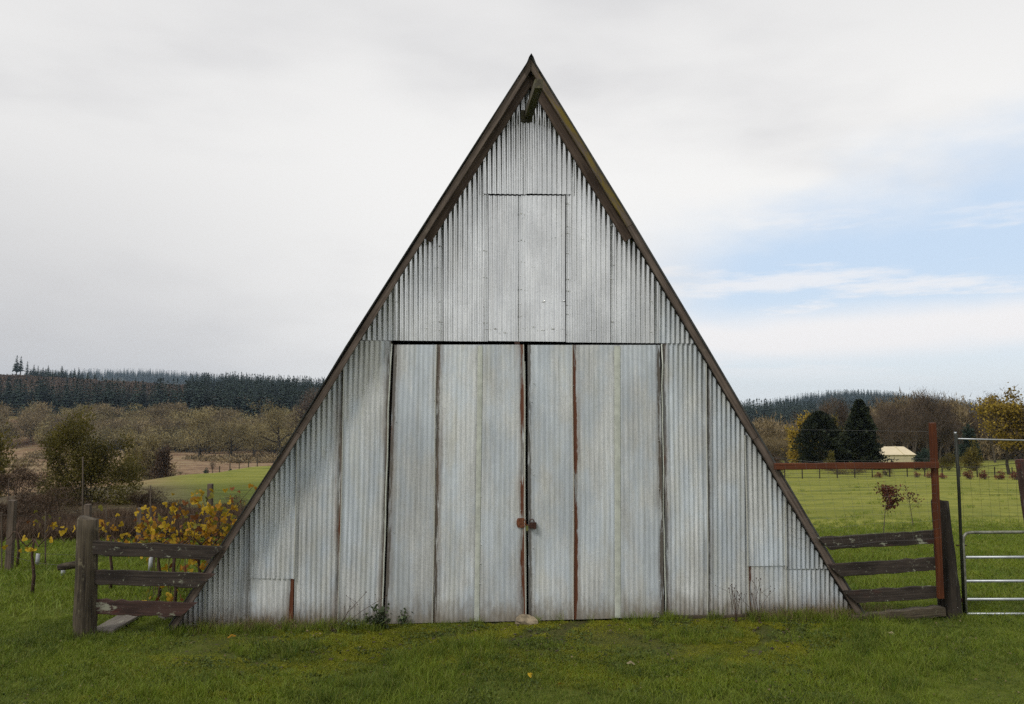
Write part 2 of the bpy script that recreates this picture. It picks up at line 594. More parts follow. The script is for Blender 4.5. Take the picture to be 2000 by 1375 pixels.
def grass_mat(name, cols, dry=(0.13, 0.11, 0.04), trans=0.3, dry_amt=0.6):
    """blades coloured by where they stand (patches) and by blade (tone)"""
    m, w = mat_base(name)
    pos = w.n('ShaderNodeNewGeometry').outputs['Position']
    flat = w.n('ShaderNodeVectorMath', operation='MULTIPLY', ins={0: pos, 1: (1, 1, 0)}).outputs[0]
    n = w.noise(flat, 0.9, 4, 0.6)
    n2 = w.noise(flat, 3.2, 4, 0.65)
    a = w.n('ShaderNodeAttribute', attribute_name='tone').outputs['Fac']
    t = w.math('ADD', w.math('MULTIPLY', n, 0.6), w.math('MULTIPLY', n2, 0.4))
    col = w.mix(w.ramp(t, 0.38, 0.60), cols[0], cols[1])
    col = w.mix(w.ramp(a, 0.0, 1.0, 0.0, 0.55), col, cols[2])
    dm = w.math('MULTIPLY', w.ramp(a, 0.74, 0.93), w.ramp(n2, 0.40, 0.64, 0.08, dry_amt))
    col = w.mix(dm, col, dry)
    d = w.n('ShaderNodeBsdfPrincipled')
    w.set(d.inputs['Base Color'], col)
    d.inputs['Roughness'].default_value = 0.55
    d.inputs['Specular IOR Level'].default_value = 0.25
    tr = w.n('ShaderNodeBsdfTranslucent', ins={0: col})
    mx = w.n('ShaderNodeMixShader', ins={0: trans, 1: d.outputs[0], 2: tr.outputs[0]})
    w.n('ShaderNodeOutputMaterial', ins={0: mx.outputs[0]})
    return m


def ground_mat():
    m, w = mat_base('ground_cover')
    pos = w.n('ShaderNodeNewGeometry').outputs['Position']
    zone = w.n('ShaderNodeAttribute', attribute_name='zone').outputs['Color']
    sz = w.n('ShaderNodeSeparateColor', ins={0: zone})
    field, bare, mow = sz.outputs     # field: dry valley grass; bare: worn moss and soil; mow: bright mown lawn
    n1 = w.noise(pos, 0.09, 5, 0.6)
    n2 = w.noise(pos, 0.7, 5, 0.65)
    n3 = w.noise(pos, 5.0, 5, 0.7)
    n4 = w.noise(pos, 26.0, 4, 0.7)
    rowed = w.noise(pos, 1.0, 4, 0.65, sc3=(0.10, 0.9, 1.0))
    t = w.math('ADD', w.math('MULTIPLY', n2, 0.4), w.math('ADD', w.math('MULTIPLY', n3, 0.3), w.math('MULTIPLY', n4, 0.3)))
    lawn = w.mix(w.ramp(t, 0.36, 0.62), (0.040, 0.056, 0.010), (0.115, 0.135, 0.018))
    pasture = w.mix(w.ramp(w.math('ADD', w.math('MULTIPLY', rowed, 0.6), w.math('MULTIPLY', n3, 0.4)), 0.36, 0.62), (0.135, 0.148, 0.018), (0.235, 0.235, 0.042))
    pasture = w.mix(w.ramp(n4, 0.60, 0.72, 0.0, 0.6), pasture, (0.055, 0.062, 0.018))
    pasture = w.mix(w.ramp(n2, 0.50, 0.66, 0.0, 0.55), pasture, (0.075, 0.105, 0.016))
    col = w.mix(mow, lawn, pasture)
    dirt = w.mix(w.ramp(n4, 0.35, 0.65), (0.014, 0.011, 0.007), (0.062, 0.046, 0.029))
    mosscol = w.mix(w.ramp(n3, 0.35, 0.65), (0.060, 0.072, 0.008), (0.125, 0.135, 0.014))
    bb = w.mix(w.ramp(w.math('ADD', w.math('MULTIPLY', n2, 0.45), w.math('MULTIPLY', n3, 0.55)), 0.42, 0.50), mosscol, dirt)
    col = w.mix(bare, col, bb)
    tan = w.mix(w.ramp(w.math('ADD', w.math('MULTIPLY', n2, 0.5), w.math('MULTIPLY', n1, 0.5)), 0.40, 0.60), (0.13, 0.075, 0.042), (0.30, 0.205, 0.115))
    tan = w.mix(w.ramp(n1, 0.50, 0.62, 0.0, 0.5), tan, (0.20, 0.165, 0.085))
    wd = w.n('ShaderNodeAttribute', attribute_name='wood').outputs['Fac']
    col = w.mix(wd, col, w.mix(w.ramp(n2, .35, .65), (0.020, 0.024, 0.014), (0.055, 0.050, 0.030)))
    col = w.mix(field, col, tan)
    finish(w, col, 0.95, 0.0, 0.1, bump=n3, bstr=0.35, bdist=0.05)
    return m


def hill_mat():
    pass


M = {}
M['galv'] = galvanised()
M['strip'] = simple('pale_flashing', (0.50, 0.52, 0.46), 0.5, 0.25, 0.12, 9.0)
M['fascia'] = wood('weathered_fascia_wood', (0.050, 0.037, 0.029), (0.160, 0.124, 0.100), lichen=0.25, lcol=(0.26, 0.22, 0.17))
M['fascia_moss'] = wood('mossy_fascia_wood', (0.06, 0.048, 0.036), (0.17, 0.13, 0.10), moss=0.85, mosscol=(0.17, 0.125, 0.02))
M['inner'] = wood('brown_trim_wood', (0.045, 0.031, 0.024), (0.120, 0.086, 0.066))
M['beamwood'] = wood('dark_mossy_beam_wood', (0.030, 0.026, 0.019), (0.100, 0.088, 0.062), moss=0.35, mosscol=(0.17, 0.16, 0.07))
M['fencewood'] = wood('lichened_fence_wood', (0.013, 0.010, 0.008), (0.058, 0.045, 0.036), lichen=0.75, paint=0.25)
M['fencered'] = wood('faded_red_fence_wood', (0.020, 0.012, 0.010), (0.075, 0.042, 0.034), lichen=0.6, paint=0.75)
M['postwood'] = wood('old_post_wood', (0.011, 0.008, 0.006), (0.105, 0.084, 0.055), lichen=0.35, lcol=(0.28, 0.25, 0.16), grain=0.7)
M['postdark'] = wood('dark_post_wood', (0.010, 0.008, 0.006), (0.044, 0.034, 0.025), lichen=0.2, lcol=(0.2, 0.18, 0.14))
M['redwood'] = wood('red_stained_wood', (0.055, 0.015, 0.006), (0.115, 0.034, 0.011), rough=0.7)
M['greyplank'] = wood('grey_plank_wood', (0.075, 0.064, 0.053), (0.19, 0.168, 0.142), lichen=0.3)
M['vinepost'] = wood('vine_post_wood', (0.055, 0.043, 0.033), (0.15, 0.115, 0.088))
M['roofmetal'] = simple('roof_steel', (0.16, 0.165, 0.165), 0.6, 0.35, 0.25, 3.0)
M['rust'] = simple('rusty_iron', (0.16, 0.060, 0.028), 0.75, 0.3, 0.5, 60.0)
M['darkrust'] = simple('dark_rusty_iron', (0.055, 0.026, 0.018), 0.6, 0.4, 0.5, 60.0)
M['tube'] = simple('galvanised_tube', (0.34, 0.36, 0.37), 0.4, 0.55, 0.15, 7.0)
M['tubeworn'] = simple('worn_painted_tube', (0.20, 0.20, 0.16), 0.5, 0.4, 0.4, 14.0)
M['darktube'] = simple('dark_green_tube', (0.018, 0.020, 0.013), 0.5, 0.2, 0.3, 20.0)
M['wire'] = simple('fence_wire', (0.16, 0.16, 0.155), 0.5, 0.5, 0.2, 5.0)
M['wiredark'] = simple('dark_wire', (0.05, 0.045, 0.04), 0.6, 0.4, 0.2, 5.0)
M['rock'] = simple('tan_rock', (0.24, 0.195, 0.13), 0.9, 0.0, 0.4, 9.0)
M['white'] = simple('white_plastic', (0.36, 0.37, 0.38), 0.6, 0.0, 0.1, 20.0)
M['nail'] = simple('nail_metal', (0.62, 0.62, 0.60), 0.4, 0.6, 0.2, 30.0)
M['dark'] = simple('dark_timber', (0.018, 0.014, 0.011), 0.9, 0.0, 0.3, 9.0)
M['tent'] = simple('cream_fabric', (0.62, 0.53, 0.36), 0.8, 0.0, 0.06, 2.0)
M['tentwall'] = simple('cream_side_fabric', (0.50, 0.44, 0.28), 0.8, 0.0, 0.08, 2.0)
M['bark'] = simple('dark_bark', (0.040, 0.032, 0.022), 0.9, 0.0, 0.4, 4.0)
M['barkgrey'] = simple('grey_brown_bark', (0.085, 0.068, 0.050), 0.9, 0.0, 0.35, 4.0)
M['cane'] = simple('vine_cane_bark', (0.060, 0.036, 0.024), 0.9, 0.0, 0.4, 20.0)
M['lichen_twig'] = foliage('lichen_twigs', (0.085, 0.064, 0.024), (0.38, 0.315, 0.140), 0.1)
M['tan_twig'] = foliage('tan_twigs', (0.080, 0.056, 0.028), (0.31, 0.235, 0.120), 0.1)
M['brown_twig'] = foliage('brown_twigs', (0.045, 0.032, 0.022), (0.140, 0.100, 0.066), 0.1)
M['conifer'] = foliage('conifer_needles', (0.012, 0.022, 0.017), (0.042, 0.064, 0.044), 0.08)
M['yew'] = foliage('dark_evergreen_needles', (0.006, 0.009, 0.005), (0.036, 0.046, 0.020), 0.05)
M['willow'] = foliage('olive_leaves', (0.045, 0.042, 0.011), (0.27, 0.23, 0.050), 0.35)
M['gold'] = foliage('golden_leaves', (0.16, 0.105, 0.016), (0.50, 0.36, 0.055), 0.3)
M['olivegold'] = foliage('olive_gold_leaves', (0.06, 0.055, 0.014), (0.22, 0.17, 0.035), 0.3)
M['redleaf'] = foliage('russet_leaves', (0.055, 0.016, 0.010), (0.17, 0.055, 0.030), 0.25)
M['redbush'] = foliage('red_shrub_leaves', (0.11, 0.030, 0.022), (0.27, 0.085, 0.060), 0.25)
M['brush'] = foliage('dry_brush', (0.040, 0.026, 0.016), (0.150, 0.098, 0.060), 0.15)
M['weed'] = foliage('weed_leaves', (0.055, 0.078, 0.036), (0.160, 0.195, 0.105), 0.25)
M['clover'] = foliage('clover_leaves', (0.050, 0.075, 0.016), (0.120, 0.150, 0.034), 0.25)
M['dry'] = foliage('dry_straw', (0.10, 0.070, 0.035), (0.28, 0.215, 0.12), 0.2)
M['grass'] = grass_mat('lawn_blades', [(0.034, 0.078, 0.005), (0.135, 0.200, 0.010), (0.28, 0.29, 0.055)])
M['grassfar'] = grass_mat('meadow_blades', [(0.085, 0.150, 0.010), (0.165, 0.225, 0.016), (0.22, 0.24, 0.035)])
M['moss'] = grass_mat('moss_blades', [(0.095, 0.125, 0.005), (0.22, 0.230, 0.008), (0.28, 0.27, 0.03)], dry=(0.10, 0.075, 0.03))
M['soil'] = simple('soil_grit', (0.055, 0.042, 0.030), 0.95, 0, .5, 40.0)
M['ground'] = ground_mat()


# ------------------------------------------------------------------ terrain
def build_ground():
    def axis(lim, fine, n):
        t = np.linspace(-1, 1, n)
        return np.sign(t) * (fine * np.abs(t) + (lim - fine) * np.abs(t) ** 4.2)
    xs = axis(2600, 60, 261)
    ty = np.linspace(0, 1, 230)
    ys = -60 + 100 * ty + 3400 * ty ** 4.0
    X, Y = np.meshgrid(xs, ys)
    Z = zt(X, Y)
    V = np.c_[X.ravel(), Y.ravel(), Z.ravel()]
    nx, ny = len(xs), len(ys)
    i = np.arange(nx * ny).reshape(ny, nx)
    F = np.stack([i[:-1, :-1], i[:-1, 1:], i[1:, 1:], i[1:, :-1]], -1).reshape(-1, 4)
    x, y = V[:, 0], V[:, 1]
    far = np.maximum(0, y - 84)
    xc = -26.0 + far * 0.35
    s = smooth(-3.0, 3.0, x - xc)
    xb = np.interp(y, [16, 20, 50, 80, 84], [-2, -11, -21, -25, -26])
    s2 = smooth(-2.5, 2.5, x - xb)
    field = np.where(y < 84, smooth(11, 16, y) * (1 - s2) * (x < -2), 1 - s)
    field = field * (x < 120) * smooth(420, 400, y)
    dark = smooth(400, 430, y) * (x < 60) + smooth(92, 104, y) * (x >= 12)
    slope = dark * smooth(500, 530, y) * smooth(830, 800, y) * (x < 60)
    near = smooth(12, 16, y) * smooth(44, 34, y) * (1 - s2) * (x < -2)
    dark = np.maximum(dark, near)
    field = np.clip(field * (1 - .8 * near) + slope * .55, 0, 1)
    # right side far garden belt stays grass
    bare = smooth(-2.6, -0.5, y) * smooth(1.2, -0.1, y) * smooth(-5.6, -3.0, x) * smooth(4.2, 2.6, x)
    mow = smooth(3, 9, y) * (x > 0) + smooth(30, 50, y) * (x <= 0)
    me = mk_mesh('ground', V, F, [M['ground']], True, {'zone': np.c_[field, bare, np.clip(mow, 0, 1)], 'wood': np.clip(dark, 0, 1)})
    link('ground', me, kind='structure')


build_ground()

# ------------------------------------------------------------------ barn
YF = -0.26                       # plane of the front of the barge boards
edgeL = [on_wall(*p, y=YF) for p in [(1037, 113), (860, 390), (676, 678), (577, 842), (327, 1228)]]
edgeR = [on_wall(*p, y=YF) for p in [(1037, 113), (1236, 437), (1381, 680), (1482, 852), (1690, 1204)]]


def roof_z(x, off=0.0):
    """height of the roof edge above x; off drops the line straight down"""
    xl = np.array([p[0] for p in edgeL])[::-1]
    zl = np.array([p[2] for p in edgeL])[::-1]
    xr = np.array([p[0] for p in edgeR])
    zr = np.array([p[2] for p in edgeR])
    return np.interp(x, np.r_[xl, xr[1:]], np.r_[zl, zr[1:]]) - off


BARN_DEPTH = 11.0
barn = thing('barn', (0, 0, 0), 'tall A-frame barn clad in weathered grey corrugated metal with double doors', 'barn')
PITCH = 0.0678
AMP = 0.0115


def sheet(TL, TR, BL, BR, parent, y=0.0, gloss=0.0, dirt=(0.2, 0.2), rust=(0, 0), tilt=0.0, lip='', seed=0, amp=AMP, bow=0.0, over=0.0, wav=0.0, name='corrugated_sheet', label=None):
    """one corrugated sheet hung between four pixel corners of the gable wall, cut to the roof slope"""
    rg = np.random.default_rng(seed + 5)
    tl, tr, bl, br = [on_wall(*p) for p in (TL, TR, BL, BR)]
    zt_, zb_ = tl[2], bl[2]
    wt, wb = tr[0] - tl[0], br[0] - bl[0]
    wid = max(wt, wb) + over
    nw = max(3, round(wid / PITCH))
    nc = nw * 8
    rows = 7
    us = np.linspace(0, 1, nc + 1)
    us_m = us * wid
    extra = []
    cols = []
    for j, uu in enumerate(us):
        cols.append((uu, y + amp * math.cos(2 * math.pi * nw * uu + 2.6 * 0) * -1.0 - tilt * uu + 0.0))
    V, UV = [], []
    # lips: a rolled edge standing proud on that side
    seq = [(c[0] * wid, c[1]) for c in cols]
    if 'R' in lip:
        seq += [(wid + 0.005, y - 0.016 - tilt), (wid + 0.012, y - 0.019 - tilt), (wid + 0.015, y - 0.012 - tilt), (wid + 0.015, y + 0.004)]
    if 'L' in lip:
        seq = [(-0.015, y + 0.004), (-0.015, y - 0.012), (-0.012, y - 0.019), (-0.005, y - 0.016)] + seq
    ph = rg.uniform(0, 6)
    for (um, yy) in seq:
        s = um / wid
        for r in range(rows):
            q = r / (rows - 1)
            zb = bl[2] + (br[2] - bl[2]) * s
            zfull = tl[2] + (tr[2] - tl[2]) * s

            def xat(f):
                return bl[0] + (tl[0] - bl[0]) * f + s * (wb + (wt - wb) * f) / max(wt, wb) * wid
            zt2 = zfull
            for _ in range(3):
                zt2 = min(zfull, float(roof_z(xat((zt2 - zb) / (zfull - zb)), 0.05)))
                zt2 = max(zt2, zb + 0.002)
            z = zb + (zt2 - zb) * q
            x = xat((z - zb) / (zfull - zb))
            wv = wav * math.sin(z * 3.1 + ph) * math.sin(um * 5 + ph) + bow * math.sin(math.pi * q)
            V.append((x + 0.006 * math.sin(z * 1.9 + ph) * (1 if lip else 0.3), yy - wv, z))
            UV.append((um, z))
    m = len(seq)
    i = np.arange(m * rows).reshape(m, rows)
    F = np.stack([i[:-1, :-1], i[1:, :-1], i[1:, 1:], i[:-1, 1:]], -1)
    zz = np.array(V)[:, 2].reshape(m, rows)
    tall = (zz[:, -1] - zz[:, 0]) > 0.012          # nothing is left of the sheet where the roof cuts below its foot
    F = F[tall[:-1] & tall[1:]].reshape(-1, 4)
    me = mk_mesh(name, np.array(V), F, [M['galv']], True, uv=UV)
    o = link(name, me, parent, props=dict(gloss=float(gloss), w=float(wid), dirt_l=float(dirt[0]), dirt_r=float(dirt[1]),
                                         rust_l=float(rust[0]), rust_r=float(rust[1])), label=label)
    pl = world_loc(parent)
    o.location = tuple(-pl)
    return o


def Q(xt0, xt1, xb0, xb1, yt, yb):
    """corners from x at the top / bottom, y may be (left, right) pairs"""
    yt = yt if hasattr(yt, '__len__') else (yt, yt)
    yb = yb if hasattr(yb, '__len__') else (yb, yb)
    return (xt0, yt[0]), (xt1, yt[1]), (xb0, yb[0]), (xb1, yb[1])


def line(a, b, x):
    return a[1] + (b[1] - a[1]) * (x - a[0]) / (b[0] - a[0])


SEAM = ((705, 664.5), (1350, 671.0))      # joint between the gable sheets and the sheets below
SY = lambda x: line(*SEAM, x)
BASE = ((350, 1228.5), (1685, 1202.0))
BY = lambda x: line(*BASE, x)
g = 1.0
# gable sheets
ups = [(688, 773), (773, 858), (858, 946)]
for k, (a, b) in enumerate(ups):
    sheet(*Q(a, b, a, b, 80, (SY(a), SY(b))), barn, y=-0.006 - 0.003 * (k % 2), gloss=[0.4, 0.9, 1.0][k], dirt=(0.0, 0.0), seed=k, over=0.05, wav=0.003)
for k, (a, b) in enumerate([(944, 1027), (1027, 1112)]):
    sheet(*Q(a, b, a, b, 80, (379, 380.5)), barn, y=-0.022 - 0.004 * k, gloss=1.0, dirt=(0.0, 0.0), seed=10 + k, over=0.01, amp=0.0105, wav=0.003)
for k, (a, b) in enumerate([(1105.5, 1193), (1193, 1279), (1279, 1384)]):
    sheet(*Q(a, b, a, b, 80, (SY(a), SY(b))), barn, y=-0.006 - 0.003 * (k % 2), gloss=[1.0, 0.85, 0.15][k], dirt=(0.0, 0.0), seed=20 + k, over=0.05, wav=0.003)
# loft hatch
hatch = link('loft_hatch', None, barn)
hl, hr = on_wall(947, 383), on_wall(1103, 660)
hb = MB()
for zz in (hl[2] - .06, (hl[2] + hr[2]) / 2, hr[2] + 0.08):
    hb.box(((hl[0] + hr[0]) / 2, 0.045, zz), (hr[0] - hl[0] - .02, 0.04, 0.09))
for xx in (hl[0] + .05, hr[0] - .05):
    hb.box((xx, 0.085, (hl[2] + hr[2]) / 2), (0.09, 0.04, hl[2] - hr[2]))
hatch.data = None
bpy.data.objects.remove(hatch)
hatch = hb.build('loft_hatch', M['dark'], barn)
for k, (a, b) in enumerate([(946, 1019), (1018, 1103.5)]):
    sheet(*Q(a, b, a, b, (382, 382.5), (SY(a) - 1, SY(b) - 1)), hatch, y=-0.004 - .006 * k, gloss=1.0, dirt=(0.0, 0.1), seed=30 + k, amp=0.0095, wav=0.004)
# lower sheets, left of the doors
T = 665
sheet(*Q(330, 400, 330, 400, 1000, (1229, 1228)), barn, y=0.004, dirt=(0.4, 0.4), seed=40, lip='R', amp=0.012)
sheet(*Q(398, 489, 398, 486, 900, (1228, 1226)), barn, y=0.0, dirt=(0.3, 0.5), seed=41, amp=0.015, over=.01)
sheet(*Q(489, 580, 489, 574, 760, (1129, 1130)), barn, y=-0.016, dirt=(0.3, 0.1), seed=42, amp=0.012, lip='R', wav=.003)
sheet(*Q(487, 574, 485, 572, (1127, 1128), (1226, 1225)), barn, y=-0.004, dirt=(0.25, 0.7), rust=(0, 0.8), seed=43, amp=0.005)
sheet(*Q(582, 673, 574, 662, 680, (1225, 1223)), barn, y=0.0, dirt=(0.1, 0.9), rust=(0, 0.50), seed=44, amp=0.009)
sheet(*Q(675, 765, 662, 748, (SY(675) + .5, SY(760) + .5), (1223, 1221)), barn, y=-0.008, dirt=(0.1, 0.9), rust=(0, 0.30), seed=45, lip='L', amp=0.006)
# right of the doors
sheet(*Q(1294, 1378, 1300, 1381, (SY(1294) + .5, SY(1378) + .5), (1209, 1207.5)), barn, y=0.0, dirt=(0.8, 0.3), rust=(0.3, 0), seed=46, lip='R', amp=0.0075)
sheet(*Q(1379, 1457, 1382, 1461, 700, (1207.5, 1206)), barn, y=0.0, dirt=(0.9, 0.2), rust=(0.2, 0), seed=47, amp=0.011, over=.02)
sheet(*Q(1456, 1533, 1460, 1535, 850, (1105.5, 1104.5)), barn, y=-0.016, dirt=(0.1, 0.1), seed=48, lip='L', amp=0.012, wav=.003)
sheet(*Q(1461, 1536, 1463, 1537, (1104, 1103), (1206, 1204.5)), barn, y=-0.004, dirt=(0.5, 0.2), rust=(0.9, 0), seed=49, lip='L', amp=0.008)
sheet(*Q(1533, 1640, 1535, 1640, 960, (1111, 1110)), barn, y=-0.010, dirt=(0.6, 0.3), seed=50, lip='L', amp=0.015)
sheet(*Q(1537, 1690, 1538, 1690, (1108, 1108), (1204.5, 1202)), barn, y=0.0, dirt=(0.5, 0.3), seed=51, lip='L', amp=0.015)


# the two door leaves
def door(xs_t, xs_b, yt, yb, seed, dirts, rusts, strip_k, lips, label):
    a = on_wall((xs_t[0] + xs_b[0]) / 2, 900)
    b = on_wall((xs_t[-1] + xs_b[-1]) / 2, 900)
    zt_, zb_ = on_wall(xs_t[0], yt)[2], on_wall(xs_b[0], yb[0])[2]
    fb = MB()
    for q in (0.06, 0.36, 0.66, 0.94):
        fb.box(((a[0] + b[0]) / 2, 0.05, zb_ + (zt_ - zb_) * q), (b[0] - a[0] - .05, 0.04, 0.12))
    for xx in (a[0] + 0.09, b[0] - 0.09):
        fb.box((xx, 0.092, (zt_ + zb_) / 2), (0.10, 0.04, zt_ - zb_ - .06))
    d = fb.build('barn_door', M['dark'], barn, label=label)
    n = len(xs_t) - 1
    for k in range(n):
        y0 = yb[0] + (yb[1] - yb[0]) * k / n
        y1 = yb[0] + (yb[1] - yb[0]) * (k + 1) / n
        sheet(*Q(xs_t[k], xs_t[k + 1], xs_b[k], xs_b[k + 1], yt, (y0, y1)), d, y=-0.022 - 0.002 * k, dirt=dirts[k], rust=rusts[k],
              seed=seed + k, lip=lips[k], amp=0.0032)
    # pale flat flashing nailed over one seam
    k, wdt = strip_k
    sb = MB()
    V, F = [], []
    for r in range(9):
        q = r / 8
        px = xs_b[k] + (xs_t[k] - xs_b[k]) * q
        p0 = on_wall(px - wdt / 2, yb[0] - 6 + (yt - yb[0] + 8) * q)
        p1 = on_wall(px + wdt / 2, yb[0] - 6 + (yt - yb[0] + 8) * q)
        for s, yy in ((0, -0.026), (0.12, -0.034), (0.5, -0.037), (0.88, -0.034), (1, -0.026)):
            V.append((p0[0] + (p1[0] - p0[0]) * s, yy, p0[2]))
    for r in range(8):
        for c in range(4):
            F.append((r * 5 + c, r * 5 + c + 1, r * 5 + c + 6, r * 5 + c + 5))
    sb.add(V, F)
    sb.build('seam_strip', M['strip'], d)
    return d


doorL = door([770, 854, 938, 1021], [751, 846, 931, 1025], 673.5, (1217.5, 1212), 60,
             [(0.9, 0.2), (1.0, 0.3), (0.2, 0.7)], [(0.22, 0), (0.40, 0), (0, 0.66)], (2, 10), ['', 'L', 'R'], 'left barn door leaf with a rusty meeting edge')
doorR = door([1030, 1119, 1205, 1288], [1032, 1121, 1206, 1296], 674.0, (1211.5, 1204.5), 70,
             [(0.9, 0.1), (0.6, 0.3), (0.3, 1.0)], [(0, 0), (0.84, 0), (0, 0.2)], (2, 12), ['', 'L', ''], 'right barn door leaf with a broad rust band')
# edge trims beside the doors (folded, dented metal) and jamb boards behind the gaps
for (xt, xb, yt, yb, nm) in ((764, 746, 672, 1221, 0), (1292, 1299, 672, 1208, 1)):
    pts = []
    rg = np.random.default_rng(nm + 3)
    for q in np.linspace(0, 1, 14):
        p = on_wall(xt + (xb - xt) * q + rg.normal(0, .7), yt + (yb - yt) * q)
        pts.append((p[0], -0.016 + rg.normal(0, .003), p[2]))
    MB().tube(pts, 0.010, 6).build('edge_trim', M['strip'], barn, True)
for (xt, xb, yt, yb, nm) in ((758, 739, 668, 1224, 0), (1299, 1306, 670, 1210, 1), (1026, 1028, 668, 1217, 2)):
    if nm == 2:
        continue
    p0, p1 = on_wall(xb, yb), on_wall(xt, yt)
    board('door_post', (p0[0], 0.06, 0), (p1[0], 0.06, p1[2]), 0.14, 0.06, M['dark'], barn, up=(1, 0, 0), wob=0.002, n=3)
p0, p1 = on_wall(755, 655), on_wall(1303, 660)
board('door_lintel', (p0[0], 0.07, p0[2]), (p1[0], 0.07, p1[2]), 0.10, 0.06, M['dark'], barn, wob=0.002, n=3)
p = on_wall(1010, 671)
MB().box((p[0], 0.0, p[2]), (0.068, 0.03, 0.045)).build('latch_block', M['fencered'], barn)


pts = [on_wall(1024.5 + 2.5 * q + .5 * math.sin(9 * q), 706 + (1211 - 706) * q, -.026) for q in np.linspace(0, 1, 12)]
MB().tube(pts, 0.009, 6).build('edge_trim', M['strip'], doorL, True)


# latch on the meeting edges
def hasp(parent, px, py, w, h, mat, name):
    p = on_wall(px, py)
    mb = MB()
    V = []
    n = 10
    for yy in (-0.026, -0.042):
        for k in range(n):
            a = 2 * math.pi * k / n + .3
            V.append((p[0] + w / 2 * max(-1, min(1, 1.25 * math.cos(a))), yy, p[2] + h / 2 * max(-1, min(1, 1.25 * math.sin(a)))))
    F = [tuple(range(n)), tuple(range(2 * n - 1, n - 1, -1))] + [(k, k + n, (k + 1) % n + n, (k + 1) % n) for k in range(n)]
    mb.add(V, F)
    for (sx, sz) in ((-.3, .32), (.3, .32), (-.3, -.32), (.3, -.32)):
        mb.box((p[0] + sx * w, -0.045, p[2] + sz * h), (0.014, 0.008, 0.014))
    return mb.build(name, mat, parent)


hasp(doorL, 1017.5, 1020.5, 0.125, 0.125, M['rust'], 'hasp_plate')
hp = on_wall(1040, 1025)
mb = MB()
mb.box((hp[0], -0.055, hp[2]), (0.085, 0.05, 0.075))
mb.box((hp[0] + .02, -0.083, hp[2] - .03), (0.03, 0.01, 0.035))
arc = [(hp[0] + .03 * math.cos(a) - .012, -0.045, hp[2] + .037 + .045 * math.sin(a)) for a in np.linspace(0, math.pi, 9)]
mb.tube(arc, 0.007, 6)
mb.build('padlock', M['darkrust'], doorR)
a0, a1 = on_wall(1022, 1020, -0.04), on_wall(1036, 1026, -0.05)
ch = MB()
for k in range(5):
    q0, q1 = k / 5, (k + 1.25) / 5
    pa = a0 + (a1 - a0) * q0 + np.array([0, 0, -.02 * math.sin(math.pi * q0)])
    pb = a0 + (a1 - a0) * q1 + np.array([0, 0, -.02 * math.sin(math.pi * q1)])
    ch.tube([pa, (pa + pb) / 2 + np.array([0, .006 * (-1) ** k, .006]), pb], 0.0055, 5)
ch.build('chain', M['rust'], doorL)


# roof, barge boards, hood beam
def roof_side(edge, sgn):
    P = [np.array(p) for p in edge]
    V, F, UVs = [], [], []
    ny = int((BARN_DEPTH + 0.25) / PITCH)
    ys = np.linspace(YF - 0.03, BARN_DEPTH + 0.1, ny * 4 + 1)
    for j, yy in enumerate(ys):
        b = 0.008 * math.cos(2 * math.pi * j / 4)
        for p in P:
            V.append((p[0] + sgn * (0.003 + b * .6), yy, p[2] + 0.004 + .4 * b))
    m = len(P)
    for j in range(len(ys) - 1):
        for k in range(m - 1):
            f = (j * m + k, j * m + k + 1, (j + 1) * m + k + 1, (j + 1) * m + k)
            F.append(f if sgn < 0 else f[::-1])
    me = mk_mesh('roof_sheeting', V, F, [M['roofmetal']])
    link('roof_sheeting', me, barn)
    # timber deck beneath it
    V, F = [], []
    for yy in (YF + 0.045, BARN_DEPTH):
        for dz in (0.0, -0.06):
            for p in P:
                V.append((p[0] - math.copysign(.004, p[0] - 0.2), yy, p[2] + dz - 0.012))
    for k in range(m - 1):
        a, b, c, d = k, m + k, 2 * m + k, 3 * m + k
        F += [(a, a + 1, b + 1, b), (c, d, d + 1, c + 1), (a, c, c + 1, a + 1), (b, b + 1, d + 1, d)]
    link('roof_deck', mk_mesh('roof_deck', V, F, [M['dark']]), barn)


roof_side(edgeL, -1)
roof_side(edgeR, 1)
# ridge cap
ap = edgeL[0]
cp = MB()
V = []
for yy in (YF - 0.05, BARN_DEPTH + .1):
    for dx, dz in ((-0.17, -0.24), (-0.05, -0.040), (0, 0.010), (0.05, -0.040), (0.17, -0.24)):
        V.append((ap[0] + dx * .62, yy, ap[2] + dz + .035))
cp.add(V, [(k, k + 1, k + 6, k + 5) for k in range(4)])
cp.build('ridge_cap', M['roofmetal'], barn)


def barge(edge, cuts, sgn, wid, mats, y, t, inset, name, seed, lo=None):
    """boards following the roof edge, split at the joints (fractions of height in pixels already in edge points)"""
    P = [np.array(p) for p in edge]
    for k, (a, b) in enumerate(cuts):
        pa, pb = P[a].copy(), P[b].copy()
        d = pb - pa
        d /= np.linalg.norm(d)
        nrm = np.array([-sgn * -d[2], 0, -sgn * d[0]]) if False else np.array([d[2] * sgn, 0, -d[0] * sgn])
        if nrm[2] > 0:
            nrm = -nrm
        off = nrm * (inset + wid / 2)
        pa2, pb2 = pa + off, pb + off
        pa2[1] = pb2[1] = y
        c0 = 0.0
        if a == 0:   # plumb cut at the apex
            k1 = abs(nrm[0] / d[0])
            c0 = wid * k1
            pa2 = pa2 + d * (inset + wid / 2) * k1
        gap = 0.006
        pa2 = pa2 + d * gap
        board(name, pa2, pb2, wid, t, mats[k % len(mats)], barn, up=tuple(-nrm), cut0=(-c0 if a == 0 else 0), cut1=0.0, wob=0.003, n=14, seed=seed + k)


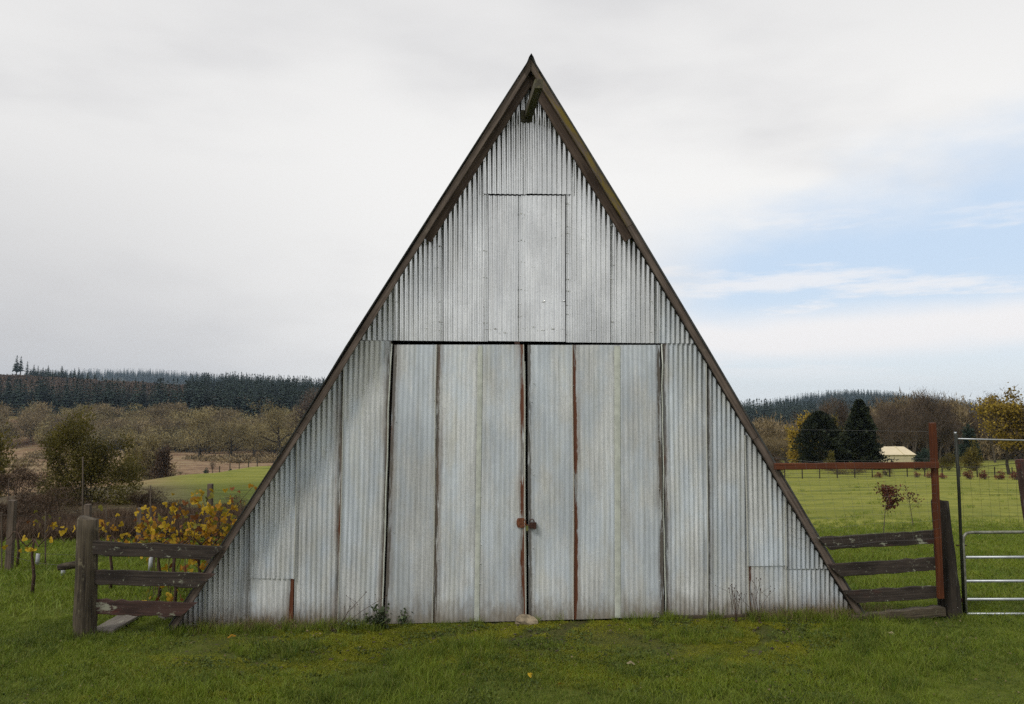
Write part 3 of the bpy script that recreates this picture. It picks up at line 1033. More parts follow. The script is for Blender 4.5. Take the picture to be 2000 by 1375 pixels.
barge(edgeL, [(0, 3), (3, 4)], -1, 0.082, [M['fascia'], M['fascia']], YF + 0.02, 0.04, 0.004, 'barge_board', 1)
barge(edgeR, [(0, 1), (1, 3), (3, 4)], 1, 0.086, [M['fascia_moss'], M['fascia'], M['fascia']], YF + 0.02, 0.04, 0.004, 'barge_board', 5)
# short inner boards under the peak
il = [edgeL[0], on_wall(818, 455, YF)]
ir = [edgeR[0], on_wall(1247, 455, YF)]
barge(il, [(0, 1)], -1, 0.128, [M['inner']], YF + 0.13, 0.035, 0.06, 'trim_board', 11)
barge(ir, [(0, 1)], 1, 0.128, [M['inner']], YF + 0.13, 0.035, 0.06, 'trim_board', 12)
# hay beam
root = on_wall(1031, 226)
best = min(np.linspace(-3.0, -0.2, 281), key=lambda yy: abs((lambda q: np.dot(q, _UP) / np.dot(q, _F))(np.array([root[0], yy, root[2]]) - CAM) * -FPX + 687.5 - 163))
board('hay_beam', (root[0], 0.1, root[2]), (root[0] + 0.02, best, root[2]), 0.115, 0.105, M['beamwood'], barn, wob=0.002, n=8, seed=3)
MB().box((root[0] - .02, -0.03, root[2] - 0.02), (0.16, 0.02, 0.17)).build('beam_plate', M['beamwood'], barn)
# foot boards along the wall
for k, (a, b, ya, yb, hh) in enumerate([(352, 481, 1232, 1231, .09), (484, 700, 1230, 1226, .10), (1310, 1500, 1210, 1206, .10), (1503, 1672, 1206, 1203, .10)]):
    pa, pb = on_wall(a, ya), on_wall(b, yb)
    board('sill_board', (pa[0], -0.035, pa[2] + .01), (pb[0], -0.035, pb[2] + .01), hh, 0.045, M['postwood'], barn, n=6, seed=40 + k)
# back wall and side closers (never seen from the front, keep the barn dark inside)
xs = np.linspace(edgeL[-1][0], edgeR[-1][0], 40)
V = [(x, BARN_DEPTH - .05, -0.2) for x in xs] + [(x, BARN_DEPTH - .05, max(float(roof_z(x, .05)), -0.15)) for x in xs]
F = [(k, k + 1, 41 + k, 40 + k) for k in range(39)]
link('back_wall', mk_mesh('back_wall', V, F, [M['roofmetal']]), barn)
# nail heads
nb = MB()
rg = np.random.default_rng(8)


def nail(px, py, r=0.008):
    p = on_wall(px, py)
    n = 6
    r *= 1.3
    V = [(p[0] + r * math.cos(a), -0.026, p[2] + r * math.sin(a)) for a in np.arange(n) * 2 * math.pi / n] + [(p[0], -0.046, p[2])]
    nb.add(V, [(k, (k + 1) % n, n) for k in range(n)])


for yy in (520, 645, 470, 590):
    for x in range(700, 1350, 19):
        if rg.random() < (0.75 if yy == 645 else 0.16) and (yy < 600 or 930 < x < 1110 or rg.random() < .25):
            if roof_z(on_wall(x, yy)[0], .2) > on_wall(x, yy)[2]:
                nail(x + rg.normal(0, 2), yy + rg.normal(0, 4), rg.uniform(.005, .011))
for x in (858, 946, 1018, 1108, 1194):
    for yy in range(300, 660, 27):
        if roof_z(on_wall(x, yy)[0], .2) > on_wall(x, yy)[2] and rg.random() < .6:
            nail(x + rg.normal(0, 1), yy + rg.normal(0, 6), rg.uniform(.005, .011))
for x in (770, 854, 938, 1119, 1205, 1285, 1015, 1040):
    for yy in range(690, 1200, 45):
        if rg.random() < .45:
            nail(x + rg.normal(0, 2), yy + rg.normal(0, 9), 0.006)
nails = nb.build('nail_heads', M['nail'], barn)
nails['kind'] = 'stuff'

# ------------------------------------------------------------------ fences by the barn


def log_post(f, b, x_top, z_top, r0, r1, mat, yoff, seed):
    """round post standing at b; its mesh is turned so that local X runs up the grain"""
    rg = np.random.default_rng(seed)
    pts, rad = [], []
    for q in np.linspace(-.15, 1, 12):
        pts.append(np.array([b[0] + (x_top - b[0]) * q, b[1] + yoff, b[2] + (z_top - b[2]) * q]))
        rad.append(r0 + (r1 - r0) * q + rg.normal(0, .0025))
    pts.append(pts[-1] + np.array([0.004, 0, .012]))
    rad.append(rad[-1] * .86)
    V = MB().tube(pts, rad, 14)
    A = np.array(V.V) - b
    V.V = [tuple(v) for v in np.c_[A[:, 2], A[:, 1], -A[:, 0]]]
    o = V.build('post', mat, f, True)
    o.location = (0, 0, 0)
    o.rotation_euler = (0, R(-90), 0)
    return o


def fence_left():
    dpost = depth_of(ground_px(157, 1250))
    b = ground_px(157, 1250)
    f = thing('board_fence', tuple(b), 'old board fence with thick weathered post left of the barn', 'fence')
    top = at_depth(164.5, 1016, dpost + .12)
    log_post(f, b, top[0], top[2], 0.138, 0.122, M['postwood'], .12, 21)
    yb = b[1] + .02
    specs = [((178, 1070), (412, 1080), 27, -0.21, M['fencewood']), ((172, 1126), (391, 1134), 28, -0.14, M['fencewood']), ((168, 1185), (356, 1190), 28, -0.08, M['fencered'])]
    for k, (a, c, hpx, cut, mt) in enumerate(specs):
        pa = at_depth(a[0] - 6, a[1], dpost + .14)
        pb = on_wall(c[0] + 13, c[1], YF - 0.05)
        h = hpx * (depth_of(pa) + depth_of(pb)) / 2 / FPX
        board('rail', pa, pb, h, 0.038, mt, f, cut1=0.20, wob=0.006, n=14, seed=30 + k)
    # rafter tails showing below the boards at the roof edge
    return f


def fence_right():
    b = ground_px(1866, 1212)
    dp = depth_of(b)
    f = thing('board_fence', tuple(b), 'dark lichened board fence with round topped post right of the barn', 'fence')
    top = at_depth(1854, 982, dp)
    log_post(f, b, top[0], top[2], 0.155, 0.108, M['postdark'], .1, 22)
    specs = [((1608, 1061), (1829, 1048), 25, M['fencewood']), ((1629, 1114), (1830, 1100.5), 25, M['fencewood']), ((1659, 1165.5), (1842, 1155), 25, M['fencewood'])]
    for k, (a, c, hpx, mt) in enumerate(specs):
        pa = on_wall(a[0], a[1], YF - 0.05)
        pb = at_depth(*c, dp - .02)
        h = hpx * depth_of(pa) / FPX
        board('rail', pa, pb, h, 0.04, mt, f, cut0=-0.17, wob=0.005, n=14, seed=50 + k)
    pa, pb = ground_px(1662, 1214), at_depth(1842, 1193, dp)
    board('ground_log', (pa[0], pa[1], pa[2] + .03), (pb[0], pb[1], pb[2]), 0.11, 0.13, M['postwood'], f, wob=0.010, n=12, seed=60)
    return f, dp


fence_left()
_, DPR = fence_right()


def wire_net(mb, p00, p10, p01, p11, nu, nv, r=0.0018, sag=0.0, rg=np.random.default_rng(2)):
    P = lambda u, v: (1 - v) * ((1 - u) * p00 + u * p10) + v * ((1 - u) * p01 + u * p11) + np.array([0.01 * math.sin(9 * u + 5 * v), -0.02 * math.sin(7 * u), sag * math.sin(math.pi * u) + 0.008 * math.sin(13 * u + 3 * v)])
    for i in range(nv + 1):
        v = i / nv
        mb.tube([P(u, v) for u in np.linspace(0, 1, 14)], r, 3, False)
    for j in range(nu + 1):
        u = j / nu
        mb.tube([P(u, v) for v in np.linspace(0, 1, 8)], r, 3, False)


def deer_frame():
    t = at_depth(1821, 826, DPR - .15)
    b = at_depth(1837, 1168, DPR - .10)
    f = thing('wire_panel_frame', tuple(b), 'rust red timber upright and rail holding wire mesh between barn and post', 'fence frame')
    board('upright', b, t, 0.078, 0.06, M['redwood'], f, up=(1, 0, 0), wob=0.002, n=8, seed=71)
    pa = on_wall(1512, 911, YF - 0.05)
    pb = at_depth(1833, 908.5, DPR - .20)
    board('rail', pa, pb, 12.5 * depth_of(pa) / FPX, 0.045, M['redwood'], f, wob=0.002, n=8, seed=72)
    mb = MB()
    p00, p10 = on_wall(1560, 1072, -0.35), at_depth(1836, 1050, DPR - .2)
    p01, p11 = on_wall(1513, 903, YF - 0.1), at_depth(1824, 896, DPR - .22)
    wire_net(mb, p00, p10, p01, p11, 16, 9, 0.0011)
    # loose ends of the wires curling over the corrugated wall
    for i, (yy, x0) in enumerate([(955, 1520), (975, 1524), (992, 1528), (1008, 1528), (1024, 1530), (1040, 1534)]):
        pts = [on_wall(x0 + (1575 - x0) * s + 6 * i * s, yy + 26 * s ** .6 * (0.4 + .08 * i), -0.10 - .20 * s) for s in np.linspace(0, 1, 7)]
        mb.tube(pts, 0.0018, 3, False)
    # single strand strung high towards the barn
    pa, pb = on_wall(1500, 893, -.2), at_depth(1826, 905, DPR - .15)
    mb.tube([pa + (pb - pa) * s + np.array([0, 0, -.05 * math.sin(math.pi * s)]) for s in np.linspace(0, 1, 9)], 0.0018, 3, False)
    pa, pb = on_wall(1478, 838, .3), at_depth(1822, 843, DPR)
    mb.tube([pa, pb], 0.0015, 3, False)
    mb.build('wire_mesh', M['wire'], f)


deer_frame()


def tube_gate():
    b = ground_px(1888, 1207)
    d0 = depth_of(b)
    f = thing('tube_gate', tuple(b), 'galvanised tubular farm gate with mesh extension at right edge', 'gate')
    d1 = d0 + .25
    end = 2330

    def P(px, py, s=None):
        s = (px - 1888) / (end - 1888) if s is None else s
        return at_depth(px, py, d0 + (d1 - d0) * s)
    # frame
    ptsf = [P(1887, 1207), P(1884, 1120), P(1881, 1060), P(1882, 1048), P(1888, 1041.5), P(1897, 1040), P(2100, 1038.5), P(end, 1037), ]
    ptsf += [P(end + 3, 1060), P(end + 5, 1207)]
    MB().tube(ptsf, 0.021, 8).build('gate_frame', M['tubeworn'], f, True)
    for (ya, yb) in ((1088.5, 1087), (1135, 1134), (1170.5, 1170), (1199, 1199.5)):
        MB().tube([P(1886, ya), P(end, yb)], 0.019, 8).build('bar', M['tube'], f, True)
    MB().tube([P(1867, 849), P(1873, 960), P(1877, 1060), P(1884, 1207)], 0.021, 8).build('pole', M['darktube'], f, True)
    MB().tube([P(1870, 857), P(2000, 860), P(end, 864)], 0.011, 6).build('top_pipe', M['tube'], f, True)
    pl = P(1866, 848)
    MB().tube([pl, pl + np.array([0, 0, .03])], 0.018, 8).build('pole_cap', M['tube'], f, True)
    mb = MB()
    wire_net(mb, P(1882, 1030), P(end, 1030), P(1876, 905), P(end, 880), 26, 6, 0.0014)
    mb.tube([P(1876, 912), P(1915, 912), P(1990, 904), P(end, 890)], 0.004, 4)
    mb.build('wire_mesh', M['wiredark'], f)
    for yy in (1065, 1172):
        hb = MB()
        hb.tube([P(1868, yy), P(1888, yy)], 0.010, 6)
        hb.tube([P(1878, yy - 4), P(1878, yy + 4)], 0.016, 6)
        hb.build('hinge', M['darkrust'], f)


tube_gate()


def small_post(name, px, ytop, ybot, dep, r, mat, label, cat, group=None, lean=0.0, square=True):
    t = at_depth(px + lean, ytop, dep)
    b = at_depth(px, ybot, dep)
    b2 = np.array([b[0], b[1], min(b[2], float(zt(b[0], b[1])) - .1)])
    o = board(name, b2, t, r * 2, r * 2, mat, None, up=(1, 0, 0), wob=0.003 if r > .02 else .001, n=5, seed=int(px), label=label, cat=cat)
    if group:
        o['group'] = group
    return o


def right_post():
    p = ground(2014, 16.0)
    t = at_depth(1994, 897, 16.0)
    o = board('wooden_post', (p[0], p[1], p[2] - .2), t, 0.16, 0.16, M['fencered'], None, up=(1, 0, 0), wob=.006, n=8, seed=9,
              label='leaning red brown post with white tag behind the gate mesh', cat='post')
    q = at_depth(2003, 985, 15.8)
    me = MB().box((0, 0, 0), (0.05, 0.012, 0.16))
    k = me.build('tag', M['white'], None)
    k.parent = o
    k.matrix_basis = o.matrix_basis.inverted() @ Matrix.Translation(Vector(q))


right_post()

# rock, plank, log
rk = ground_px(1028, 1217)
rg = np.random.default_rng(4)
V, F = [], []
nu, nv = 14, 7
for i in range(nv + 1):
    a = math.pi * i / nv
    for j in range(nu):
        b = 2 * math.pi * j / nu
        s = 1 + .16 * math.sin(3 * b + 2 * a) + .1 * rg.normal()
        V.append((0.145 * s * math.sin(a) * math.cos(b) - .03 * math.cos(a), 0.10 * s * math.sin(a) * math.sin(b), 0.085 * math.cos(a) * (1 + .05 * rg.normal())))
for i in range(nv):
    for j in range(nu):
        F.append((i * nu + j, (i + 1) * nu + j, (i + 1) * nu + (j + 1) % nu, i * nu + (j + 1) % nu))
link('rock', mk_mesh('rock', V, F, [M['rock']]), None, (rk[0], rk[1] - .05, rk[2] + .035), 'flat tan rock lying against the foot of the barn doors', 'rock')
pa, pb = ground_px(196, 1242), ground_px(262, 1206)
board('plank', pa + np.array([0, 0, .04]), pb + np.array([0, 0, .05]), 0.30, 0.04, M['greyplank'], None, up=(1, 0.4, 0.02), wob=.004, n=6, seed=5,
      label='weathered grey plank lying flat behind the left fence', cat='plank')
pa, pb = ground_px(300, 1222), ground_px(420, 1200)
board('plank', pa + np.array([0, 0.3, .03]), pb + np.array([0, .3, .05]), 0.22, 0.04, M['greyplank'], None, up=(0, 1, 0.0), wob=.004, n=6, seed=6,
      label='grey plank lying below the lowest fence rail beside the barn', cat='plank')
lg = at_depth(122, 1106, 10.7)
lb = MB().tube([lg + np.array([-.05, 0, -.015]), lg + np.array([.04, 0, .0]), lg + np.array([.3, .1, .03])], [0.040, 0.048, 0.05], 10)
lb.tube([np.array([lg[0] + .22, lg[1] + .08, lg[2]]), np.array([lg[0] + .24, lg[1] + .1, -0.2])], [0.04, 0.05], 8)
lb.build('log', M['postwood'], None, True, loc=lg, label='sawn log end poking out left of the fence post', cat='log')


# ------------------------------------------------------------------ foliage kit
def leaf_cloud(P, size, rg, flat=0.4, tone=None, aspect=0.6, D=None, tri=False):
    """leaf faces at points P; returns V, F, tone"""
    n = len(P)
    size = np.broadcast_to(size, (n,))
    if D is None:
        D = rg.normal(size=(n, 3))
    D = D / (np.linalg.norm(D, axis=1, keepdims=True) + 1e-9)
    B = rg.normal(size=(n, 3))
    B = np.cross(D, B)
    B /= np.linalg.norm(B, axis=1, keepdims=True) + 1e-9
    s = (size * rg.uniform(.6, 1.3, n))[:, None]
    tn = rg.random(n) if tone is None else tone
    if tri:
        V = np.stack([P - B * s * aspect * .5, P + B * s * aspect * .5, P + D * s], 1).reshape(-1, 3)
        F = np.arange(3 * n).reshape(n, 3)
        return V, F, np.repeat(tn, 3)
    C = np.cross(D, B)
    mid = P + D * s * .5
    V = np.stack([P, mid + B * s * aspect * .5 + C * s * .08, P + D * s, mid - B * s * aspect * .5 + C * s * .08], 1).reshape(-1, 3)
    F = np.arange(4 * n).reshape(n, 4)
    return V, F, np.repeat(tn, 4)


def tubes_np(segs, n=4):
    """segments (p0, p1, r0, r1) -> quads"""
    A = np.array([s[0] for s in segs])
    B = np.array([s[1] for s in segs])
    r0 = np.array([s[2] for s in segs])[:, None]
    r1 = np.array([s[3] for s in segs])[:, None]
    T = B - A
    T /= np.linalg.norm(T, axis=1, keepdims=True) + 1e-9
    ref = np.where(np.abs(T[:, 2:3]) < .9, np.array([[0, 0, 1.0]]), np.array([[1.0, 0, 0]]))
    U = np.cross(T, ref)
    U /= np.linalg.norm(U, axis=1, keepdims=True) + 1e-9
    W = np.cross(T, U)
    rings = []
    for (C, r) in ((A, r0), (B, r1)):
        for k in range(n):
            a = 2 * math.pi * k / n
            rings.append(C + r * (U * math.cos(a) + W * math.sin(a)))
    V = np.stack(rings, 1).reshape(-1, 3)
    base = np.arange(len(segs))[:, None] * 2 * n
    F = []
    for k in range(n):
        k2 = (k + 1) % n
        F.append(np.concatenate([base + k, base + k2, base + n + k2, base + n + k], 1))
    F = np.stack(F, 1).reshape(-1, 4)
    return V, F


def skeleton(rg, h, r, levels=4, trunk=0.3, spread=0.9, up=0.25, nchild=(5, 4, 4), ratio=0.62, crook=0.22, stems=1, fan=0.3, first=0.35):
    segs, tips = [], []

    def grow(p, d, L, rad, lev):
        n = 5 if lev == 0 else (4 if lev < 3 else 3)
        pts = [p]
        dd = d.copy()
        for i in range(n):
            dd = dd + rg.normal(size=3) * crook * (0.35 if lev == 0 else 1.0)
            dd[2] += up * 0.25 * (lev > 0)
            dd /= np.linalg.norm(dd)
            q = pts[-1] + dd * L / n
            ra, rb = rad * (1 - .75 * i / n), rad * (1 - .75 * (i + 1) / n)
            segs.append((pts[-1], q, ra, rb, lev))
            pts.append(q)
        if lev >= levels - 1:
            for q in pts[1:]:
                tips.append((q, dd.copy()))
            return
        nc = nchild[min(lev, len(nchild) - 1)]
        for c in range(nc):
            s = (first if lev == 0 else .25) + (1 - (first if lev == 0 else .25)) * (c + rg.random()) / nc
            k = min(int(s * n), n - 1)
            q = pts[k] + (pts[k + 1] - pts[k]) * (s * n - k)
            a = rg.uniform(0, 2 * math.pi)
            side = np.array([math.cos(a), math.sin(a), 0])
            base = pts[k + 1] - pts[k]
            base /= np.linalg.norm(base)
            side = side - base * np.dot(side, base)
            side /= np.linalg.norm(side) + 1e-9
            nd = base * (1 - spread * .75) + side * spread + np.array([0, 0, up])
            nd /= np.linalg.norm(nd)
            grow(q, nd, L * ratio * rg.uniform(.75, 1.2) * (1.15 - .45 * s if lev == 0 else 1), rad * (1 - .7 * s) * .62, lev + 1)
        tips.append((pts[-1], dd.copy()))

    for st in range(stems):
        if stems > 1:
            a = 2 * math.pi * st / stems + rg.uniform(-.4, .4)
            d = np.array([math.cos(a) * fan, math.sin(a) * fan, 1.0]) * 1.0
        else:
            d = np.array([rg.normal() * .05, rg.normal() * .05, 1.0])
        d /= np.linalg.norm(d)
        grow(np.zeros(3) + (np.array([math.cos(a), math.sin(a), 0]) * r * .8 if stems > 1 else 0), d, h * trunk, r, 0)
    return segs, tips


def fit_height(segs, tips, h, w=None):
    P = np.array([s[1] for s in segs])
    kz = h / P[:, 2].max()
    ext = max(P[:, 0].max() - P[:, 0].min(), P[:, 1].max() - P[:, 1].min())
    kx = (w / ext) if w else kz
    K = np.array([kx, kx, kz])
    segs = [(s[0] * K, s[1] * K, s[2], s[3], s[4]) for s in segs]
    tips = [(t[0] * K, t[1]) for t in tips]
    return segs, tips


def tree_meshes(rg, h, w, r, nleaf, lsize, kw, aspect=0.2, tri=True, jitter=0.4, upward=0.3, max_lev_tube=9, clump=1.0):
    segs, tips = skeleton(rg, h, r, **kw)
    segs, tips = fit_height(segs, tips, h * .93, w * .9 if w else None)
    tv, tf = tubes_np([s for s in segs if s[4] <= max_lev_tube], 5)
    TP = np.array([t[0] for t in tips])
    TD = np.array([t[1] for t in tips])
    ct = rg.random(len(TP))                      # each spray has its own tone
    k = rg.integers(0, len(TP), nleaf)
    P = TP[k] + rg.normal(size=(nleaf, 3)) * jitter * lsize
    D = TD[k] * 0.7 + rg.normal(size=(nleaf, 3)) * .7 + np.array([0, 0, upward])
    V, F, tn = leaf_cloud(P, lsize, rg, aspect=aspect, D=D, tri=tri, tone=np.clip(ct[k] * .6 + rg.random(nleaf) * .4, 0, 1))
    return (tv, tf), (V, F, tn)


def make_tree(name, loc, label, cat, tm, lm, barkm, leafm, group=None, crown='crown'):
    t = thing(name, tuple(loc), label, cat, group)
    if tm is not None:
        link('trunk', mk_mesh('trunk', tm[0], tm[1], [barkm], True), t)
    link(crown, mk_mesh(crown, lm[0], lm[1], [leafm], False, {'tone': lm[2]}), t)
    return t


def conifer_mesh(rg, h, w, whorls=14, per=7, droop=0.35, ragged=0.3, first=0.06):
    V, F, T = [], [], []
    c = 0
    for i in range(whorls):
        q = first + (1 - first) * i / whorls
        rr = w / 2 * (1 - q) ** 0.85 + 0.02 * h * .5
        for k in range(per):
            if rg.random() < .1:
                continue
            a = 2 * math.pi * (k + rg.random()) / per
            L = rr * rg.uniform(1 - ragged, 1 + ragged * .5)
            z0 = h * q + rg.normal() * h * .012
            d = np.array([math.cos(a), math.sin(a), 0])
            s = np.array([-math.sin(a), math.cos(a), 0])
            wv = L * .34
            p0 = np.array([0, 0, z0 + h * .02])
            tone = rg.random()
            for (f0, f1, dz0, dz1, w0, w1) in ((0.0, .55, .0, -droop * .3, .35, 1.0), (.55, 1.0, -droop * .3, -droop * .8, 1.0, .15)):
                A = p0 + d * L * f0 + np.array([0, 0, dz0 * L])
                B = p0 + d * L * f1 + np.array([0, 0, dz1 * L])
                V += [A - s * wv * w0, A + s * wv * w0, B + s * wv * w1 - np.array([0, 0, wv * .3]), B - s * wv * w1 - np.array([0, 0, wv * .3])]
                F.append((c, c + 1, c + 2, c + 3))
                T += [tone] * 4
                c += 4
    # leader
    for a in (0, 2.1, 4.2):
        d = np.array([math.cos(a), math.sin(a), 0]) * h * .02
        V += [np.array([0, 0, h * .90]) + d, np.array([0, 0, h * .90]) - d, np.array([0, 0, h]), np.array([0, 0, h])]
        F.append((c, c + 1, c + 2, c + 3))
        T += [.5] * 4
        c += 4
    return np.array(V), np.array(F), np.array(T)


def conifer_tube(h, r):
    return tubes_np([(np.array([0, 0, -.5]), np.array([0, 0, h * .5]), r, r * .6), (np.array([0, 0, h * .5]), np.array([0, 0, h * .96]), r * .6, r * .1)], 6)


_srcn = [0]


def scatter(name, P, rot, scl, sources, label=None, cat=None, kind='stuff'):
    """instances of the source meshes on points (ground cover and far woods only)"""
    coll = bpy.data.collections.new(name + '_sources')
    for k, me in enumerate(sources):
        o = bpy.data.objects.new('%s_source_%02d' % (name, k), me)
        coll.objects.link(o)
    n = len(P)
    me = bpy.data.meshes.new(name)
    me.vertices.add(n)
    me.vertices.foreach_set('co', np.ascontiguousarray(P, np.float32).ravel())
    a = me.attributes.new('rot', 'FLOAT_VECTOR', 'POINT')
    a.data.foreach_set('vector', np.ascontiguousarray(rot, np.float32).ravel())
    a = me.attributes.new('scl', 'FLOAT_VECTOR', 'POINT')
    scl = np.asarray(scl, np.float32)
    if scl.ndim == 1:
        scl = np.c_[scl, scl, scl]
    a.data.foreach_set('vector', np.ascontiguousarray(scl).ravel())
    a = me.attributes.new('pick', 'INT', 'POINT')
    a.data.foreach_set('value', RNG.integers(0, len(sources), n).astype(np.int32))
    me.update()
    o = link(name, me, None, label=label, cat=cat, kind=kind)
    gt = bpy.data.node_groups.new(name + '_nodes', 'GeometryNodeTree')
    gt.interface.new_socket('Geometry', in_out='INPUT', socket_type='NodeSocketGeometry')
    gt.interface.new_socket('Geometry', in_out='OUTPUT', socket_type='NodeSocketGeometry')
    N = gt.nodes
    gi, go = N.new('NodeGroupInput'), N.new('NodeGroupOutput')
    ci = N.new('GeometryNodeCollectionInfo')
    ci.inputs['Collection'].default_value = coll
    ci.inputs['Separate Children'].default_value = True
    ci.inputs['Reset Children'].default_value = True
    ip = N.new('GeometryNodeInstanceOnPoints')
    ip.inputs['Pick Instance'].default_value = True

    def attr(nm, typ):
        q = N.new('GeometryNodeInputNamedAttribute')
        q.data_type = typ
        q.inputs['Name'].default_value = nm
        return q.outputs['Attribute']
    er = N.new('FunctionNodeEulerToRotation')
    L = gt.links
    L.new(attr('rot', 'FLOAT_VECTOR'), er.inputs[0])
    L.new(er.outputs[0], ip.inputs['Rotation'])
    L.new(attr('scl', 'FLOAT_VECTOR'), ip.inputs['Scale'])
    L.new(attr('pick', 'INT'), ip.inputs['Instance Index'])
    L.new(gi.outputs[0], ip.inputs['Points'])
    L.new(ci.outputs[0], ip.inputs['Instance'])
    L.new(ip.outputs[0], go.inputs[0])
    md = o.modifiers.new('scatter', 'NODES')
    md.node_group = gt
    return o


# ------------------------------------------------------------------ far woods
def far_points(n, px0, px1, d0, d1, rg):
    px = rg.uniform(px0, px1, n)
    d = np.sqrt(rg.uniform(d0 ** 2, d1 ** 2, n))
    dirs = _F[None, :2] + _RT[None, :2] * ((px - 1000) / FPX)[:, None]
    X = CAM[0] + dirs[:, 0] * d
    Y = CAM[1] + dirs[:, 1] * d
    return np.c_[X, Y, zt(X, Y) - 0.4]


rgf = np.random.default_rng(11)
con_src = [mk_mesh('conifer_%d' % k, *conifer_mesh(rgf, 1.0, rgf.uniform(.34, .46), 12, 7)[:2], [M['conifer']]) for k in range(5)]
for me in con_src:
    a = me.attributes.new('tone', 'FLOAT', 'POINT')
    a.data.foreach_set('value', np.repeat(rgf.random(len(me.vertices) // 4 + 1), 4)[:len(me.vertices)].astype(np.float32))


def wood_of(name, P, hlo, hhi, src, label, rg, cat='forest', squash=1.0):
    n = len(P)
    h = rg.uniform(hlo, hhi, n)
    rot = np.c_[np.zeros(n), np.zeros(n), rg.uniform(0, 6.28, n)]
    wx = h * rg.uniform(.9, 1.25, n) * squash
    return scatter(name, P, rot, np.c_[wx, wx, h], src, label, cat)


P = far_points(560, -120, 760, 404, 450, rgf)
wood_of('conifer_forest', P, 11, 19, con_src, 'dark conifer plantation along the foot of the left hill', rgf, squash=1.2)
P = far_points(700, -300, 150, 640, 800, rgf)
P2 = np.r_[far_points(1000, 436, 800, 560, 690, rgf), far_points(110, 372, 440, 575, 640, rgf), far_points(800, 800, 1420, 560, 690, rgf)]
wood_of('conifer_forest', np.r_[P2, P[:0]], 9, 16, con_src, 'dark conifer wood on the crest left of the barn roof', rgf)
P = far_points(1500, 60, 700, 2150, 2500, rgf)
wood_of('conifer_forest', P, 16, 26, con_src, 'far blue forest on the distant skyline at left', rgf)
P = far_points(900, 1380, 2050, 520, 680, rgf)
P = P[(P[:, 0] < 300 + 1e9)]
wood_of('conifer_forest', P[P[:, 0] / (P[:, 1] + 11) < .62], 12, 19, con_src, 'blue green conifer forest behind the right hand garden', rgf)
X = rgf.normal(770, 170, 2600)
Y = rgf.uniform(1250, 1540, 2600)
P = np.c_[X, Y, zt(X, Y) - .5]
wood_of('conifer_forest', P, 13, 22, con_src, 'bluish conifer forest covering the rounded hill at right', rgf)
# clear-cut brush on the left hill
brush_src = []
for k in range(4):
    n = 90
    PP = rgf.normal(size=(n, 3)) * np.array([.42, .42, .22])
    PP[:, 2] = np.abs(PP[:, 2])
    V, F, tn = leaf_cloud(PP, .42, rgf, aspect=.5, D=rgf.normal(size=(n, 3)) + np.array([0, 0, 1.2]), tri=True)
    brush_src.append(mk_mesh('brush_%d' % k, V, F, [M['brush']], attrs={'tone': tn}))
P = far_points(2300, -100, 520, 505, 690, rgf)
n = len(P)
wood_of('undergrowth', P, 1.2, 3.4, brush_src, 'brown brush regrowing on the clear-cut slope', rgf, 'undergrowth', 1.5)

scrub_src = []
for k in range(4):
    n = 110
    PP = rgf.normal(size=(n, 3)) * np.array([.40, .40, .25])
    PP[:, 2] = np.abs(PP[:, 2])
    V, F, tn = leaf_cloud(PP, .40, rgf, aspect=.22, D=rgf.normal(size=(n, 3)) * .7 + np.array([0, 0, 1.2]), tri=True)
    scrub_src.append(mk_mesh('scrub_%d' % k, V, F, [M['tan_twig']], attrs={'tone': tn}))
P = np.r_[far_points(520, -150, 330, 120, 300, rgf), far_points(260, 300, 640, 205, 300, rgf)]
P = P[(np.sin(P[:, 0] * .09) + np.sin(P[:, 1] * .07 + P[:, 0] * .05)) > .15]
wood_of('scrub', P, .9, 2.8, scrub_src, 'rough tan scrub dotting the dry valley field', rgf, 'scrub', 1.6)
# conifers standing singly on the left skyline
rgs = np.random.default_rng(3)
ridge = [(28, 692, 66, 2.0, 'tallest dark fir at the far left of the skyline, left of its twin'), (36, 694, 62, 1.8, 'right hand twin of the tallest skyline firs at far left'),
         (49, 704, 44, 1.6, 'lone narrow fir just right of the twin firs on the skyline'), (62, 711, 44, 2.2, None), (70, 713, 40, 2.0, None), (80, 716, 38, 2.2, None), (90, 712, 44, 2.2, None),
         (99, 720, 34, 2.0, None), (117, 713, 40, 2.6, 'broad fir standing apart in a notch of the left skyline'), (142, 718, 38, 2.4, 'broad fir at the right end of the left skyline row'), (150, 716, 32, 1.6, None)] + \
        [(px, yt, 30, bw, '%s from the left of the squat firs in the dark skyline clump at left' % o) for o, (px, yt, bw) in zip('first second third fourth fifth sixth seventh eighth ninth tenth eleventh last'.split(), ((56, 719, 2.6), (66, 721, 2.6), (76, 722, 2.8), (85, 719, 2.4), (95, 722, 2.6), (104, 724, 2.6), (111, 724, 2.4), (124, 722, 2.6), (134, 727, 2.6), (157, 727, 2.4), (168, 733, 2.4), (182, 734, 2.2)))]
for k, (px, yt, hp, bw, lab) in enumerate(ridge):
    d = 690.0
    p = ground(px, d)
    top = at_depth(px, yt, d)
    h = max(8.0, top[2] - p[2])
    cv, cf, ct = conifer_mesh(rgs, h, h * (.36 if k < 11 else .42) * bw * .75, 14, 10, ragged=.45, first=.12 if k > 1 else .3)
    nth = ['first', 'second', 'third', 'fourth', 'fifth', 'sixth']
    make_tree('fir_tree', p, lab or '%s fir from the left in the low skyline clump right of the lone narrow fir' % nth[{3: 0, 4: 1, 5: 2, 6: 3, 7: 4, 10: 5}[k]], 'fir tree',
              conifer_tube(h, .5), (cv, cf, ct), M['bark'], M['conifer'], 'squat skyline firs' if k > 10 else None)
